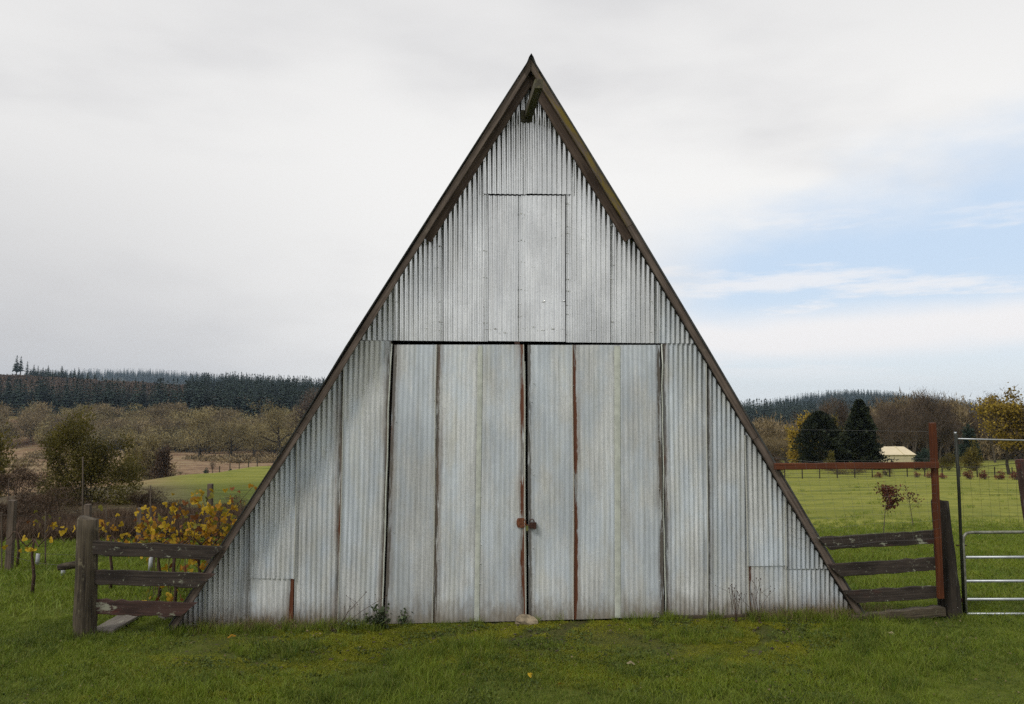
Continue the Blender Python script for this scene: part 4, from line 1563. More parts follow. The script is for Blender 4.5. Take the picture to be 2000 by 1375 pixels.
for k, (px, yt, hp) in enumerate([(366, 733, 34), (380, 741, 24), (400, 736, 34), (410, 738, 30), (421, 736, 34), (432, 744, 26), (456, 735, 34), (476, 738, 30), (497, 741, 28), (520, 742, 42)]):
    d = 560.0
    p = ground(px, d)
    top = at_depth(px, yt, d)
    h = max(9.0, top[2] - p[2])
    cv, cf, ct = conifer_mesh(rgs, h, h * .42, 13, 8, ragged=.4, first=.1)
    make_tree('fir_tree', p, '%s from the left of ten dark firs below the hill crest left of the barn' % ['first', 'second', 'third', 'fourth', 'fifth', 'sixth', 'seventh', 'eighth', 'ninth', 'last'][k], 'fir tree', conifer_tube(h, .5), (cv, cf, ct), M['bark'], M['conifer'], 'firs below the crest')

# bare woodland in the valley: instanced mass, with the nearer oaks as trees of their own
rgo = np.random.default_rng(5)
OAK = dict(levels=4, trunk=.55, spread=.85, up=.22, nchild=(7, 5, 5), ratio=.68, crook=.26, first=.22)
WOODY = dict(levels=3, trunk=.75, spread=.6, up=.45, nchild=(8, 6), ratio=.55, crook=.16, first=.18)


def unit_tree(rg, kw, n, ls, asp, leafm, barkm, w=.75):
    (tv, tf), (V, F, tn) = tree_meshes(rg, 1.0, w, .022, n, ls, kw, asp, True, .8, .35)
    F2 = np.c_[F, F[:, 2]] if F.shape[1] == 3 else F
    VV = np.r_[tv, V]
    me = mk_mesh('bare_tree', VV, [tuple(f) for f in tf] + [tuple(f + len(tv)) for f in F], [barkm, leafm],
                 attrs={'tone': np.r_[np.full(len(tv), .2), tn]}, midx=np.r_[np.zeros(len(tf)), np.ones(len(F))])
    return me


wood_src = [unit_tree(rgo, WOODY, 1500, .09, .16, M['tan_twig'], M['barkgrey'], .8) for k in range(3)] + \
           [unit_tree(rgo, OAK, 1500, .075, .2, M['lichen_twig'], M['barkgrey'], 1.0) for k in range(2)]
P = far_points(230, -150, 640, 315, 378, rgo)
wood_of('bare_woods', P, 8.0, 12.8, wood_src, 'leafless tan woodland filling the valley floor', rgo, 'woods', 1.2)
P = far_points(60, 150, 620, 296, 325, rgo)
P = P[P[:, 0] > -130]
wood_of('bare_woods', P, 7, 12, wood_src[3:], 'lichen covered scrub trees behind the oaks', rgo, 'woods', 1.1)

oaks = [(392, 897, 794, 142, 'leafless lichened oak with forked trunk, left of the oak row by the tan field'), (452, 893, 806, 124, 'middle leafless oak of the row by the tan field'),
        (545, 893, 778, 150, 'leafless oak with dark spreading limbs beside the barn roof edge'), (498, 890, 818, 90, 'thin leafless oak between two bigger oaks by the tan field'),
        (598, 885, 752, 120, 'tall brown bare tree partly hidden behind the barn roof edge')]
for k, (px, yb, yt, wp, lab) in enumerate(oaks):
    d = 258.0 if k < 3 else 280.0
    p = ground(px, d)
    h = at_depth(px, yt, d)[2] - p[2]
    tm, lm = tree_meshes(rgo, h, wp * d / FPX, h * .034, 5200, h * .05, OAK, .14, True, .8, .25)
    make_tree('oak_tree', p, lab, 'oak tree', tm, lm, M['bark'], M['lichen_twig'] if k < 4 else M['brown_twig'])

P = np.r_[far_points(95, 1680, 1880, 118, 180, rgo), far_points(60, 1860, 2080, 118, 180, rgo) - np.array([0, 0, 1.6]), far_points(80, 1430, 1700, 118, 180, rgo) - np.array([0, 0, 3.2])]
wood_of('bare_woods', P, 7.0, 9.6, wood_src[:3], 'leafless brown woodland closing the view behind the right hand grove', rgo, 'woods', .8)

# nearer shrubs of the valley
BUSH = dict(levels=3, trunk=.8, spread=.55, up=.5, nchild=(7, 6), ratio=.55, crook=.2, stems=9, fan=.75, first=.15)


def bush(name, px, dep, ytop, wpx, label, cat, leafm, nleaf, lsf=.06, asp=.45, seed=0, stems=9, fan=.75, barkm=None, sink=0.0):
    rg = np.random.default_rng(seed + 77)
    p = ground(px, dep)
    p[2] -= sink
    h = at_depth(px, ytop, dep)[2] - p[2]
    kw = dict(BUSH)
    kw.update(stems=stems, fan=fan)
    tm, lm = tree_meshes(rg, h, wpx * dep / FPX, h * .014, nleaf, h * lsf, kw, asp, asp < .3, .9, .3)
    return make_tree(name, p, label, cat, tm, lm, barkm or M['bark'], leafm)




def blob_bush(name, px, dep, blobs, label, cat, leafm, nleaf, ls, asp=.45, seed=0, barkm=None, twiggy=False):
    """shrub built of leaf sprays round stems; blobs are (column, row, half width, half height) of its masses at its distance"""
    rg = np.random.default_rng(seed + 300)
    p = ground(px, dep)
    k = dep / FPX
    P, D, T, segs = [], [], [], []
    area = np.array([b[2] * b[3] for b in blobs], float)
    for (bx, by, rx, ry), ar in zip(blobs, area / area.sum()):
        c = at_depth(bx, by, dep) - p
        n = max(20, int(nleaf * ar))
        nsub = max(7, int(26 * ar * 2))
        sub = rg.normal(size=(nsub, 3))
        sub /= np.linalg.norm(sub, axis=1, keepdims=True)
        sub = c + sub * np.array([rx * k, rx * k * .9, ry * k]) * rg.uniform(.25, .95, (nsub, 1))
        tone = rg.random(nsub)
        ki = rg.integers(0, nsub, n)
        q = sub[ki] + rg.normal(size=(n, 3)) * np.array([rx, rx, ry]) * k * .24
        out = q - c
        P.append(q)
        D.append(out / (np.linalg.norm(out, axis=1, keepdims=True) + 1e-6) + rg.normal(size=(n, 3)) * .7 + np.array([0, 0, .55]))
        T.append(np.clip(tone[ki] * .6 + rg.random(n) * .4, 0, 1))
        for j in range(max(2, nsub // 3)):
            e = sub[j]
            b0 = np.array([rg.normal() * .25 * rx * k, rg.normal() * .1, -.2])
            m = b0 * .6 + e * .4 + np.array([0, 0, .12 * abs(e[2])])
            r = max(.012, .012 * np.linalg.norm(e))
            segs += [(b0, m, r, r * .7), (m, e, r * .7, r * .25)]
            for t in range(4 if twiggy else 1):
                e2 = e + rg.normal(size=3) * np.array([rx, rx, ry]) * k * .35
                segs.append(((m + e) / 2, e2, r * .35, r * .12))
    P = np.concatenate(P)
    D = np.concatenate(D)
    T = np.concatenate(T)
    ok = P[:, 2] > -.05
    lm = leaf_cloud(P[ok], ls, rg, aspect=asp, D=D[ok], tone=T[ok], tri=asp < .3)
    return make_tree(name, p, label, cat, tubes_np(segs, 5), lm, barkm or M['bark'], leafm)


def autoblobs(px, dep, ytop, wpx, seed, n=6):
    """masses filling the silhouette from the ground to ytop"""
    rg = np.random.default_rng(seed)
    p = ground(px, dep)
    v = p - CAM
    yb = 687.5 - FPX * np.dot(v, _UP) / np.dot(v, _F)
    h = yb - ytop
    out = [(px, yb - h * .28, wpx * .42, h * .30), (px + rg.uniform(-.08, .08) * wpx, ytop + h * .28, wpx * .22, h * .28)]
    for i in range(n - 2):
        out.append((px + rg.uniform(-.34, .34) * wpx, yb - h * rg.uniform(.2, .62), wpx * rg.uniform(.14, .24), h * rg.uniform(.16, .26)))
    return out


def ab(name, px, dep, ytop, wpx, label, cat, leafm, nleaf, lsf=.06, asp=.45, seed=0, *_, n=6, **kw):
    h = (at_depth(px, ytop, dep) - ground(px, dep))[2]
    return blob_bush(name, px, dep, autoblobs(px, dep, ytop, wpx, seed, n), label, cat, leafm, nleaf, h * lsf, asp, seed, twiggy=asp < .35)


blob_bush('willow_bush', 172, 32, [(150, 832, 34, 40), (140, 880, 46, 46), (104, 880, 24, 36), (213, 880, 34, 36), (250, 930, 42, 48), (172, 945, 66, 52), (172, 900, 46, 44), (108, 940, 40, 52),
                                   (160, 1000, 62, 40), (235, 988, 46, 36), (262, 1010, 30, 30)],
          'big olive green many stemmed bush behind the left fence post', 'bush', M['willow'], 22000, .11, .42, 1, twiggy=True)
ab('tree', -40, 60, 748, 140, 'dark olive leafed tree cut by the left picture edge', 'tree', M['willow'], 9000, .035, .45, 2, 6, .5)
ab('shrub', 300, 118, 850, 80, 'rounded tan shrub on the dry field left of the oaks', 'shrub', M['lichen_twig'], 4500, .07, .22, 3, 9, .8)
ab('shrub', 316, 108, 866, 46, 'small rust brown shrub before the tan shrub on the field', 'shrub', M['brush'], 1800, .08, .3, 4, 7, .8)
ab('shrub', 252, 124, 846, 50, 'tan bare shrub at the far edge of the dry field', 'shrub', M['lichen_twig'], 2500, .07, .22, 5, 8, .8)
bush('shrub', 356, 62, 918, 30, 'slender grey bare shrub by the field fence', 'shrub', M['brush'], 1500, .08, .15, 6, 7, .3)
ab('conifer_shrub', 401, 92, 918, 17, 'left of two small green bushes on the field fence line', 'shrub', M['conifer'], 900, .12, .4, 7, 5, .5)
ab('conifer_shrub', 450, 96, 917, 14, 'right of two small green bushes on the field fence line', 'shrub', M['conifer'], 800, .12, .4, 8, 5, .5)
bush('shrub', 418, 150, 896, 14, 'tiny bare sapling standing in the tan field', 'shrub', M['brown_twig'], 300, .1, .2, 9, 3, .3)
ab('shrub', 34, 44, 905, 150, 'low purple brown bramble thicket at left picture edge', 'shrub', M['brush'], 8000, .06, .25, 10, 12, 1.0)
ab('shrub', 330, 26, 975, 150, 'dark brown bramble hedge behind the vines', 'shrub', M['brush'], 7000, .07, .3, 11, 12, 1.2)
ab('shrub', 470, 27, 968, 130, 'bramble hedge in front of the green slope by the barn', 'shrub', M['brush'], 5000, .07, .3, 12, 12, 1.2)
ab('shrub', 225, 25, 990, 110, 'weedy brown thicket right of the big olive bush', 'shrub', M['brush'], 5000, .07, .3, 14, 12, 1.1)
for k, (px, d, yt, wp, lab) in enumerate([(105, 28, 946, 230, 'broad bramble bank behind the big olive bush'), (305, 27, 950, 120, 'bramble clump right of the big olive bush at the foot of the green slope'),
                                          (35, 25, 952, 190, 'tall bramble mound behind the thick vineyard post at left')]):
    ab('shrub', px, d, yt, wp, lab, 'shrub', M['brush'], 7000, .07, .25, 80 + k, n=9)
# dry weed strip at the edge of the vineyard grass
tuft_dry = []
for k in range(4):
    n = 60
    PP = np.c_[rgf.normal(size=(n, 2)) * .14, np.zeros(n)]
    V, F, tn = leaf_cloud(PP, .55, rgf, aspect=.05, D=rgf.normal(size=(n, 3)) * .35 + np.array([0, 0, 1.0]), tri=True)
    tuft_dry.append(mk_mesh('dry_tuft_%d' % k, V, F, [M['brush']], attrs={'tone': tn}))
n = 1500
X = RNG.uniform(-17, -5.5, n)
Y = RNG.uniform(9.5, 15.5, n)
wood_of('weeds', np.c_[X, Y, zt(X, Y)], .25, .85, tuft_dry, 'tall dry brown weeds at the far edge of the vineyard grass', rgf, 'weeds', 1.2)

# fence along the far green slope
fp = [(305, 948), (324, 946), (342, 944), (362, 941), (388, 938), (410, 934), (432, 931), (452, 927), (470, 923), (488, 919), (505, 914)]
fo = None
for k, (px, py) in enumerate(fp):
    d = 86.0
    p = ground(px, d)
    if fo is None:
        fo = thing('field_fence', tuple(p), 'low line of dark posts between green slope and tan field', 'fence')
    board('post', (p[0], p[1], p[2] - .2), (p[0], p[1], p[2] + 1.0), (.09), .09, M['postwood'], fo, up=(1, 0, 0), n=2, seed=k)

# ------------------------------------------------------------------ vineyard
VP = 'posts of the vineyard rows'
small_post('vine_post', 17, 977, 1116, 14.8, .055, M['vinepost'], 'thick grey brown vineyard post near left picture edge', 'post', None, 8)
small_post('vine_post', 171, 985, 1060, 16.5, .055, M['vinepost'], 'brown vineyard post showing above the big fence post', 'post', None, 1)
small_post('vine_post', 272, 992, 1075, 18.0, .055, M['vinepost'], 'grey vineyard post between olive bush and yellow vines', 'post', None, 2)
small_post('vine_post', 408, 945, 1080, 13.2, .040, M['vinepost'], 'tall thin brown vineyard post amid the yellow vines', 'post', None, 3)
for k, (px, yt, yb, d, lab) in enumerate([(163, 892, 1040, 17, 'thin tall stake left of the post above the fence post'), (295, 948, 1060, 17, 'thin pale stake right of the grey vineyard post'),
                                          (411, 945, 1000, 17, None), (90, 1000, 1085, 15.5, 'thin dark stake with pale tip left of the fence post'), (4, 1000, 1110, 15, 'thin dark stake at the left picture edge'),
                                          (209, 997, 1062, 16.5, 'thin stake with white tip right of the fence post'), (18, 935, 1000, 24, 'thin distant stake above the thick vineyard post')]):
    if lab:
        small_post('vine_stake', px, yt, yb, d, .012, M['vinepost'], lab, 'stake', None, -1)
for k, (px, yb, d, hh, lab) in enumerate([(86, 1072, 15.6, .24, 'leftmost white vine guard tube in the vineyard grass'), (136, 1086, 14.2, .22, 'white vine guard tube just left of the fence post'),
                                          (209, 1060, 17.0, .20, 'white vine guard tube right of the fence post'), (304, 1066, 15.0, .26, 'white vine guard tube under the yellow vines'),
                                          (364, 1048, 17.5, .22, 'white vine guard tube seen through the yellow vines')]):
    p = ground(px, d)
    MB().tube([p, p + np.array([.01, 0, hh])], .036, 8).build('vine_guard', M['white'], None, True, loc=p, label=lab, cat='vine guard')
# trellis wires
tw = MB()
for (pa, pb) in (((-20, 1002, 14.8), (172, 1006, 16.3)), ((-20, 1075, 14.8), (430, 1086, 13.5)), ((20, 1085, 14.8), (160, 1105, 10.5)), ((172, 1006, 16.3), (274, 1007, 17.9)), ((274, 1007, 17.9), (410, 1000, 13.3)), ((272, 1030, 17.9), (435, 1040, 13.2))):
    A, B = at_depth(*pa), at_depth(*pb)
    tw.tube([A + (B - A) * s + np.array([0, 0, -.05 * math.sin(math.pi * s)]) for s in np.linspace(0, 1, 8)], .003, 3, False)
tw.build('trellis_wire', M['wiredark'], None, label='thin dark trellis wires strung between the vineyard posts', cat='wire')

# grape leaf: five lobes, folded a little along the mid rib
LV, LF = [(0, 0, 0)], []
ang = np.linspace(-2.5, 2.5, 21)
for a in ang:
    rr = 0.5 * (0.72 + .28 * abs(math.cos(a * 1.75))) * (1.0 if abs(a) < 2.2 else .75)
    LV.append((rr * math.sin(a), rr * math.cos(a) + .02, -.10 * abs(math.sin(a)) + .02 * math.cos(5 * a)))
for k in range(1, 21):
    LF.append((0, k, k + 1))


def leaf_mesh(name, dark, light):
    m = foliage(name, dark, light, .35)
    return mk_mesh('leaf', LV, LF, [m], True, {'tone': np.r_[.2, np.full(21, .75)]})


LEAVES = [leaf_mesh('yellow_vine_leaf', (0.30, 0.19, 0.012), (0.56, 0.38, 0.028)), leaf_mesh('amber_vine_leaf', (0.24, 0.11, 0.010), (0.42, 0.22, 0.02)),
          leaf_mesh('olive_vine_leaf', (0.09, 0.085, 0.012), (0.21, 0.19, 0.03)), leaf_mesh('russet_vine_leaf', (0.11, 0.035, 0.012), (0.24, 0.10, 0.03))]


def vine(px, ybase, dep, ytop, wpx, nleaf, label, seed, canes=7, probs=(.46, .32, .08, .14), lsz=.098, ylow=None, arms=None):
    rg = np.random.default_rng(seed)
    b = ground(px, dep)
    t = thing('grapevine', tuple(b), label, 'vine')
    mb = MB()
    hcor = 0.85
    mb.tube([(0, 0, -.1), (.02, .01, .3), (-.02, 0, .6), (0, 0, hcor)], [.028, .024, .02, .016], 6)
    W = wpx * dep / FPX
    zmax = at_depth(px, ytop, dep)[2] - b[2]
    nodes = []
    for s in (-1, 1):
        pts = [np.array([0, 0, hcor])]
        for i in range(6):
            pts.append(np.array([s * W * .5 * (i + 1) / 6, rg.normal() * .05, hcor + .12 * math.sin(i * 1.1 + seed) * (1 if i < 4 else .4)]))
        mb.tube(pts, [.013 - .0012 * i for i in range(7)], 5)
        nodes += pts[1:]
    for c in range(canes):
        p = np.array([rg.uniform(-.5, .5) * W, rg.normal() * .06, hcor + .02])
        d = np.array([rg.normal() * .5, rg.normal() * .25, rg.uniform(.3, 1.0) * (1 if rg.random() < .75 else -1)])
        pts = [p]
        L = rg.uniform(.6, 1.25) * max(.35, zmax - hcor)
        for i in range(5):
            d = d + rg.normal(size=3) * .25
            p = p + d / np.linalg.norm(d) * L / 5
            p[2] = min(p[2], zmax)
            pts.append(p.copy())
        mb.tube(pts, [.006, .005, .0045, .004, .003, .002], 4)
        nodes += pts[1:]
    mb.build('canes', M['cane'], t, True)
    t_c = t.children[0]
    t_c.location = (0, 0, 0)
    nodes = np.array(nodes)
    for k in range(nleaf):
        q = nodes[rg.integers(len(nodes))] + rg.normal(size=3) * np.array([.09, .08, .09])
        o = link('leaf', LEAVES[rg.choice(4, p=probs)], t, tuple(q))
        # blades face about the camera side and hang
        o.rotation_euler = (R(90) + rg.normal() * .6, rg.uniform(0, 6.28), rg.normal() * .8)
        s = lsz * rg.uniform(.38, 1.25)
        o.scale = (s, s, s)
    return t


vine(322, 1195, 12.2, 958, 190, 210, 'yellow leafed grapevine left of the tall thin post', 1, 9)
vine(400, 1190, 12.0, 938, 175, 250, 'densest golden grapevine beside the barn roof edge', 2, 12, (.5, .3, .1, .1))
vine(446, 1190, 12.8, 945, 105, 150, 'amber and olive grapevine tucked against the barn edge', 3, 8, (.3, .4, .2, .1))
vine(228, 1190, 13.0, 1000, 120, 34, 'nearly bare grapevine with few yellow leaves right of the fence post', 4, 6)
vine(78, 1150, 12.6, 1060, 120, 14, 'sparse grapevine with yellow leaves left of the fence post', 5, 4, (.8, .2, 0, 0))
vine(47, 1110, 15.6, 1003, 120, 30, 'faded grapevine row along the wire at far left', 6, 6, (.35, .2, .3, .15), .09)
# low leaves at the foot of the vines
vine(352, 1200, 11.6, 1150, 120, 36, 'low vine shoots with amber leaves under the fence rails', 7, 6, (.4, .35, .05, .2), .11)

# ------------------------------------------------------------------ right hand garden and trees
rgr = np.random.default_rng(21)


def dense_evergreen(px, dep, ybase, ytop, wpx, label, seed, top=.5, pw=.8):
    rg = np.random.default_rng(seed)
    p = ground(px, dep)
    h = at_depth(px, ytop, dep)[2] - p[2]
    W = wpx * dep / FPX
    n = 15000
    q = rg.random(n) ** .8
    prof = np.clip(np.sin(np.clip(.18 + q * .82, 0, 1) * math.pi) ** pw, 0.05, None) if top > .4 else np.clip((1 - q) ** .75 + .02, .02, None)
    a = rg.uniform(0, 2 * math.pi, n)
    bl = 1 + .20 * np.sin(a * 5 + q * 17 + seed) + .18 * np.sin(a * 9 - q * 37) + .10 * rg.normal(size=n)
    tab = rg.uniform(.70, 1.18, (16, 13))
    bl = bl * tab[np.clip((q * 16).astype(int), 0, 15), ((a / 6.2832 * 13) + np.floor(q * 16) * .5).astype(int) % 13]
    rr = W / 2 * prof * bl * np.sqrt(rg.uniform(.45, 1, n))
    P = np.c_[rr * np.cos(a), rr * np.sin(a), q * h * .97]
    D = np.c_[np.cos(a), np.sin(a), np.full(n, .7)] + rg.normal(size=(n, 3)) * .5
    ton = np.clip(.5 + .35 * np.sin(a * 7 + q * 23) + .25 * rg.normal(size=n), 0, 1)
    lm = leaf_cloud(P, h * .045, rg, aspect=.5, D=D, tone=ton)
    tm = tubes_np([(np.array([0, 0, -.3]), np.array([0, 0, h * .8]), .22, .06)], 6)
    return make_tree('evergreen_tree', p, label, 'evergreen', tm, lm, M['bark'], M['yew'])


dense_evergreen(1601, 78, 912, 803, 78, 'left of two dense dark evergreens, rounded like an egg', 1, .6, .62)
dense_evergreen(1679, 78, 912, 780, 84, 'right and taller of two dense dark evergreens, pointed', 2, .2)
# golden tree behind the left evergreen
ab('golden_tree', 1569, 84, 802, 64, 'golden leaved tree behind the left dark evergreen', 'tree', M['gold'], 5000, .045, .5, 31, 5, .35)
ab('golden_tree', 1632, 86, 808, 40, 'olive gold tree between the two dark evergreens', 'tree', M['olivegold'], 3000, .045, .5, 32, 4, .3)
ab('willow_shrub', 1624, 72, 879, 30, 'small drooping yellow green shrub before the evergreens', 'shrub', M['willow'], 1600, .10, .2, 33, 7, .7)
TALL = dict(levels=4, trunk=.85, spread=.42, up=.5, nchild=(9, 5, 4), ratio=.42, crook=.14, first=.22)
bt = [(1500, 880, 840, 92, 92), (1470, 880, 862, 60, 88), (1535, 880, 845, 60, 96), (1577, 880, 802, 60, 112), (1610, 880, 772, 54, 112), (1631, 880, 770, 50, 115), (1700, 900, 795, 60, 112), (1728, 900, 783, 50, 110), (1752, 900, 768, 62, 106),
      (1782, 900, 762, 60, 108), (1806, 900, 764, 56, 104), (1832, 900, 776, 56, 106), (1852, 900, 786, 40, 110), (1765, 900, 790, 60, 100), (1722, 900, 800, 60, 100),
      (1885, 880, 806, 60, 118), (1905, 880, 800, 54, 122), (1870, 890, 815, 50, 116), (1815, 900, 800, 60, 102), (1940, 880, 765, 56, 104)]
ordn = {0: 'broad bushy bare tree next to the barn roof edge at right', 1: 'low bare tree half hidden by the barn roof edge at right', 2: 'bare bushy tree left of the golden tree',
        4: 'bare forked treetop showing left behind the pointed evergreen', 5: 'second bare treetop left behind the pointed evergreen', 19: 'bare dark tree rising behind the yellow tree at right edge'}
for k, (px, yb, yt, wp, d) in enumerate(bt):
    p = ground(px, d)
    h = at_depth(px, yt, d)[2] - p[2]
    tm, lm = tree_meshes(rgr, h, wp * d / FPX, h * .018, 3600 if k > 2 else 6000, h * .055, TALL if k > 2 else BUSH, .075 if k > 2 else .10, True, .9, .5)
    grove = sorted(j for j in range(len(bt)) if j not in ordn)
    grove.sort(key=lambda j: bt[j][0])
    lab = ordn.get(k) or '%s from the left of the leafless brown trees in the grove behind the cream tent' % (
        'first second third fourth fifth sixth seventh eighth ninth tenth eleventh twelfth thirteenth last'.split()[grove.index(k)])
    make_tree('bare_tree', p, lab, 'bare tree', tm, lm, M['barkgrey'], M['brown_twig'] if k > 2 else M['tan_twig'], None if k in ordn else 'bare trees of the grove')
# yellow tree at the right edge
p = ground(1966, 62)
h = at_depth(1966, 758, 62)[2] - p[2]
YT = dict(levels=4, trunk=.75, spread=.6, up=.4, nchild=(9, 6, 5), ratio=.52, crook=.18, first=.25)
tm, lm = tree_meshes(rgr, h, 150 * 62 / FPX, h * .02, 4200, h * .05, YT, .10, True, .9, .4)
t = make_tree('yellow_tree', p, 'half bare tree with clusters of yellow leaves at right picture edge', 'tree', tm, lm, M['bark'], M['brown_twig'])
segs, tips = skeleton(np.random.default_rng(3), h, .1, **YT)
TP = lm[0].reshape(-1, 3, 3)[:, 0]
kk = rgr.integers(0, len(TP), 75)
cl = TP[kk]
n = 6500
ki = rgr.integers(0, 75, n)
PP = cl[ki] + rgr.normal(size=(n, 3)) * h * .045
V, F, tn = leaf_cloud(PP, h * .030, rgr, aspect=.75, tone=np.clip(rgr.random(75)[ki] * .6 + rgr.random(n) * .4, 0, 1))
link('foliage', mk_mesh('foliage', V, F, [M['gold']], attrs={'tone': tn}), t)
ab('olive_tree', 1895, 70, 862, 56, 'olive yellow bushy tree right of the dark gate pole', 'tree', M['olivegold'], 4500, .05, .5, 41, 6, .5)
ab('golden_shrub', 1850, 74, 882, 60, 'golden brown shrub behind the red upright', 'shrub', M['olivegold'], 3500, .06, .45, 42, 8, .8)
ab('dark_shrub', 1803, 76, 878, 50, 'dark green round shrub beside the cream tent', 'shrub', M['conifer'], 3500, .07, .5, 43, 7, .6)
ab('dark_tree', 1893, 90, 832, 46, 'dark green conifer like tree behind the olive tree', 'tree', M['conifer'], 3500, .06, .5, 44, 4, .35)
ab('shrub', 1508, 60, 884, 66, 'low reddish brown thicket against the barn edge at right', 'shrub', M['brush'], 3000, .08, .3, 45, 9, 1.2)
ab('shrub', 1735, 58, 912, 24, 'small dark bare shrub under the red rail', 'shrub', M['brush'], 900, .1, .3, 46, 6, .6)
ab('shrub', 1660, 66, 908, 110, 'low brown shrubbery along the foot of the evergreens', 'shrub', M['brush'], 3500, .10, .3, 47, 12, 1.3)
# cream tent
p = ground(1754, 84)
tl, trr = at_depth(1722, 890, 84), at_depth(1786, 890, 84)
Wt = trr[0] - tl[0]
ze, zr_ = at_depth(1754, 887, 84)[2] - p[2], at_depth(1754, 873, 84)[2] - p[2]
tent = thing('tent', tuple(p), 'small cream peaked marquee tent behind the red rail', 'tent')
Dt = 3.2
w2 = Wt / 2
MB().add([(-w2, 0, -.2), (w2, 0, -.2), (w2, Dt, -.2), (-w2, Dt, -.2), (-w2, 0, ze), (w2, 0, ze), (w2, Dt, ze), (-w2, Dt, ze)],
         [(0, 1, 5, 4), (1, 2, 6, 5), (2, 3, 7, 6), (3, 0, 4, 7)]).build('side_wall', M['tentwall'], tent).location = (0, 0, 0)
o2 = .12
MB().add([(-w2 - o2, -o2, ze - .05), (w2 + o2, -o2, ze - .05), (w2 + o2, Dt + o2, ze - .05), (-w2 - o2, Dt + o2, ze - .05), (-w2 * .42, Dt * .5, zr_), (w2 * .85, Dt * .5, zr_)],
         [(0, 1, 5, 4), (1, 2, 5), (2, 3, 4, 5), (3, 0, 4)]).build('roof', M['tent'], tent).location = (0, 0, 0)
MB().tube([(w2 * .28, -o2 - .02, ze - .05), (w2 * .28, Dt * .5, zr_ + .02)], .05, 5).build('roof_seam', M['tentwall'], tent).location = (0, 0, 0)
# red shrubs in a row (blueberries)
for k, (px, d, wp, yt) in enumerate([(1716, 56, 18, 921), (1789, 55, 16, 921), (1815, 54, 20, 920), (1840, 53, 18, 923), (1893, 52, 24, 917), (1922, 52, 22, 917), (1952, 52, 22, 918), (1982, 52, 20, 920)]):
    ab('red_shrub', px, d, yt, wp, ['red shrub under the middle of the rust red rail', 'brown red shrub left of the red upright', 'red shrub just left of the red upright', 'red shrub just right of the red upright',
         'first red shrub right of the dark gate pole', 'second red shrub right of the dark gate pole', 'third red shrub right of the dark gate pole', 'red shrub by the leaning post at right edge'][k], 'shrub', M['redbush'], 700, .13, .4, 60 + k, 7, .8)
# saplings
for k, (px, yb, yt, wp, nl, lab) in enumerate([(1725, 1042, 940, 44, 620, 'sapling with a dense clump of russet leaves in the right pasture'), (1784, 1030, 942, 40, 90, 'thin sapling with few russet leaves right of the russet one')]):
    p = ground_px(px, yb)
    d = depth_of(p)
    h = at_depth(px, yt, d)[2] - p[2]
    rg = np.random.default_rng(90 + k)
    segs, tips = skeleton(rg, h, .014, levels=3, trunk=1.0, spread=.6, up=.5, nchild=(9, 5), ratio=.32, crook=.12, first=.45)
    segs, tips = fit_height(segs, tips, h, wp * d / FPX)
    TP = np.array([q[0] for q in tips])
    TP = TP[(TP[:, 2] < h * .85)]
    ki = rg.integers(0, len(TP), nl)
    lm = leaf_cloud(TP[ki] + rg.normal(size=(nl, 3)) * .05, .085, rg, aspect=.5)
    make_tree('sapling', p, lab, 'sapling', tubes_np(segs, 4), lm, M['barkgrey'], M['redleaf'], None, 'foliage')

# garden fence line at the far edge of the pasture, a dark strip of beds
gf = None
for k, px in enumerate(range(1530, 2060, 34)):
    p = ground(px, 57)
    if gf is None:
        gf = thing('garden_fence', tuple(p), 'low wire garden fence along the far edge of the pasture', 'fence')
        last = p
    board('post', (p[0], p[1], p[2] - .1), (p[0], p[1], p[2] + .75), .06, .06, M['postdark'], gf, up=(1, 0, 0), n=1, seed=k)
    if k:
        mb = MB()
        for zz in (.08, .35, .65):
            mb.tube([last + np.array([0, 0, zz]), p + np.array([0, 0, zz])], .014, 3, False)
        mb.build('wire', M['wiredark'], gf)
    last = p
# ------------------------------------------------------------------ grass
rgg = np.random.default_rng(33)


def tuft(nb, rad, hlo, hhi, wd, lean, mat, name):
    V, F, T = [], [], []
    c = 0
    for b in range(nb):
        a = rgg.uniform(0, 6.28)
        r0 = rad * math.sqrt(rgg.random())
        base = np.array([r0 * math.cos(a), r0 * math.sin(a), -.005])
        h = rgg.uniform(hlo, hhi)
        d = np.array([rgg.normal() * lean, rgg.normal() * lean, 1.0])
        s = rgg.normal(size=3)
        s[2] = 0
        s /= np.linalg.norm(s) + 1e-9
        bend = np.array([rgg.normal(), rgg.normal(), -.5]) * lean * .5
        p1 = base + d * h * .55
        p2 = base + d * h + bend * h
        w = wd * rgg.uniform(.7, 1.3)
        V += [base - s * w * .5, base + s * w * .5, p1 + s * w * .4, p1 - s * w * .4, p2]
        F += [(c, c + 1, c + 2, c + 3), (c + 3, c + 2, c + 4, c + 4)]
        T += [rgg.random()] * 5
        c += 5
    F = [f if f[2] != f[3] else f[:3] for f in F]
    me = mk_mesh(name, V, F, [mat], attrs={'tone': np.array(T)})
    return me


lawn_src = [tuft(18, .075, .03, .085, .0048, .55, M['grass'], 'lawn_tuft_%d' % k) for k in range(6)]
long_src = [tuft(26, .06, .09, .20, .0052, .40, M['grass'], 'long_tuft_%d' % k) for k in range(4)]
far_src = [tuft(16, .16, .06, .13, .011, .5, M['grassfar'], 'meadow_tuft_%d' % k) for k in range(4)]


def vnoise(x, y, s, seed=0):
    return (np.sin(x * s + seed) * np.sin(y * s * 1.3 + 2 * seed) + np.sin(x * s * 2.3 - y * s * 1.1 + seed * 3) * .6 + np.sin(y * s * 3.1 + x * s * .7 + seed) * .4) / 2


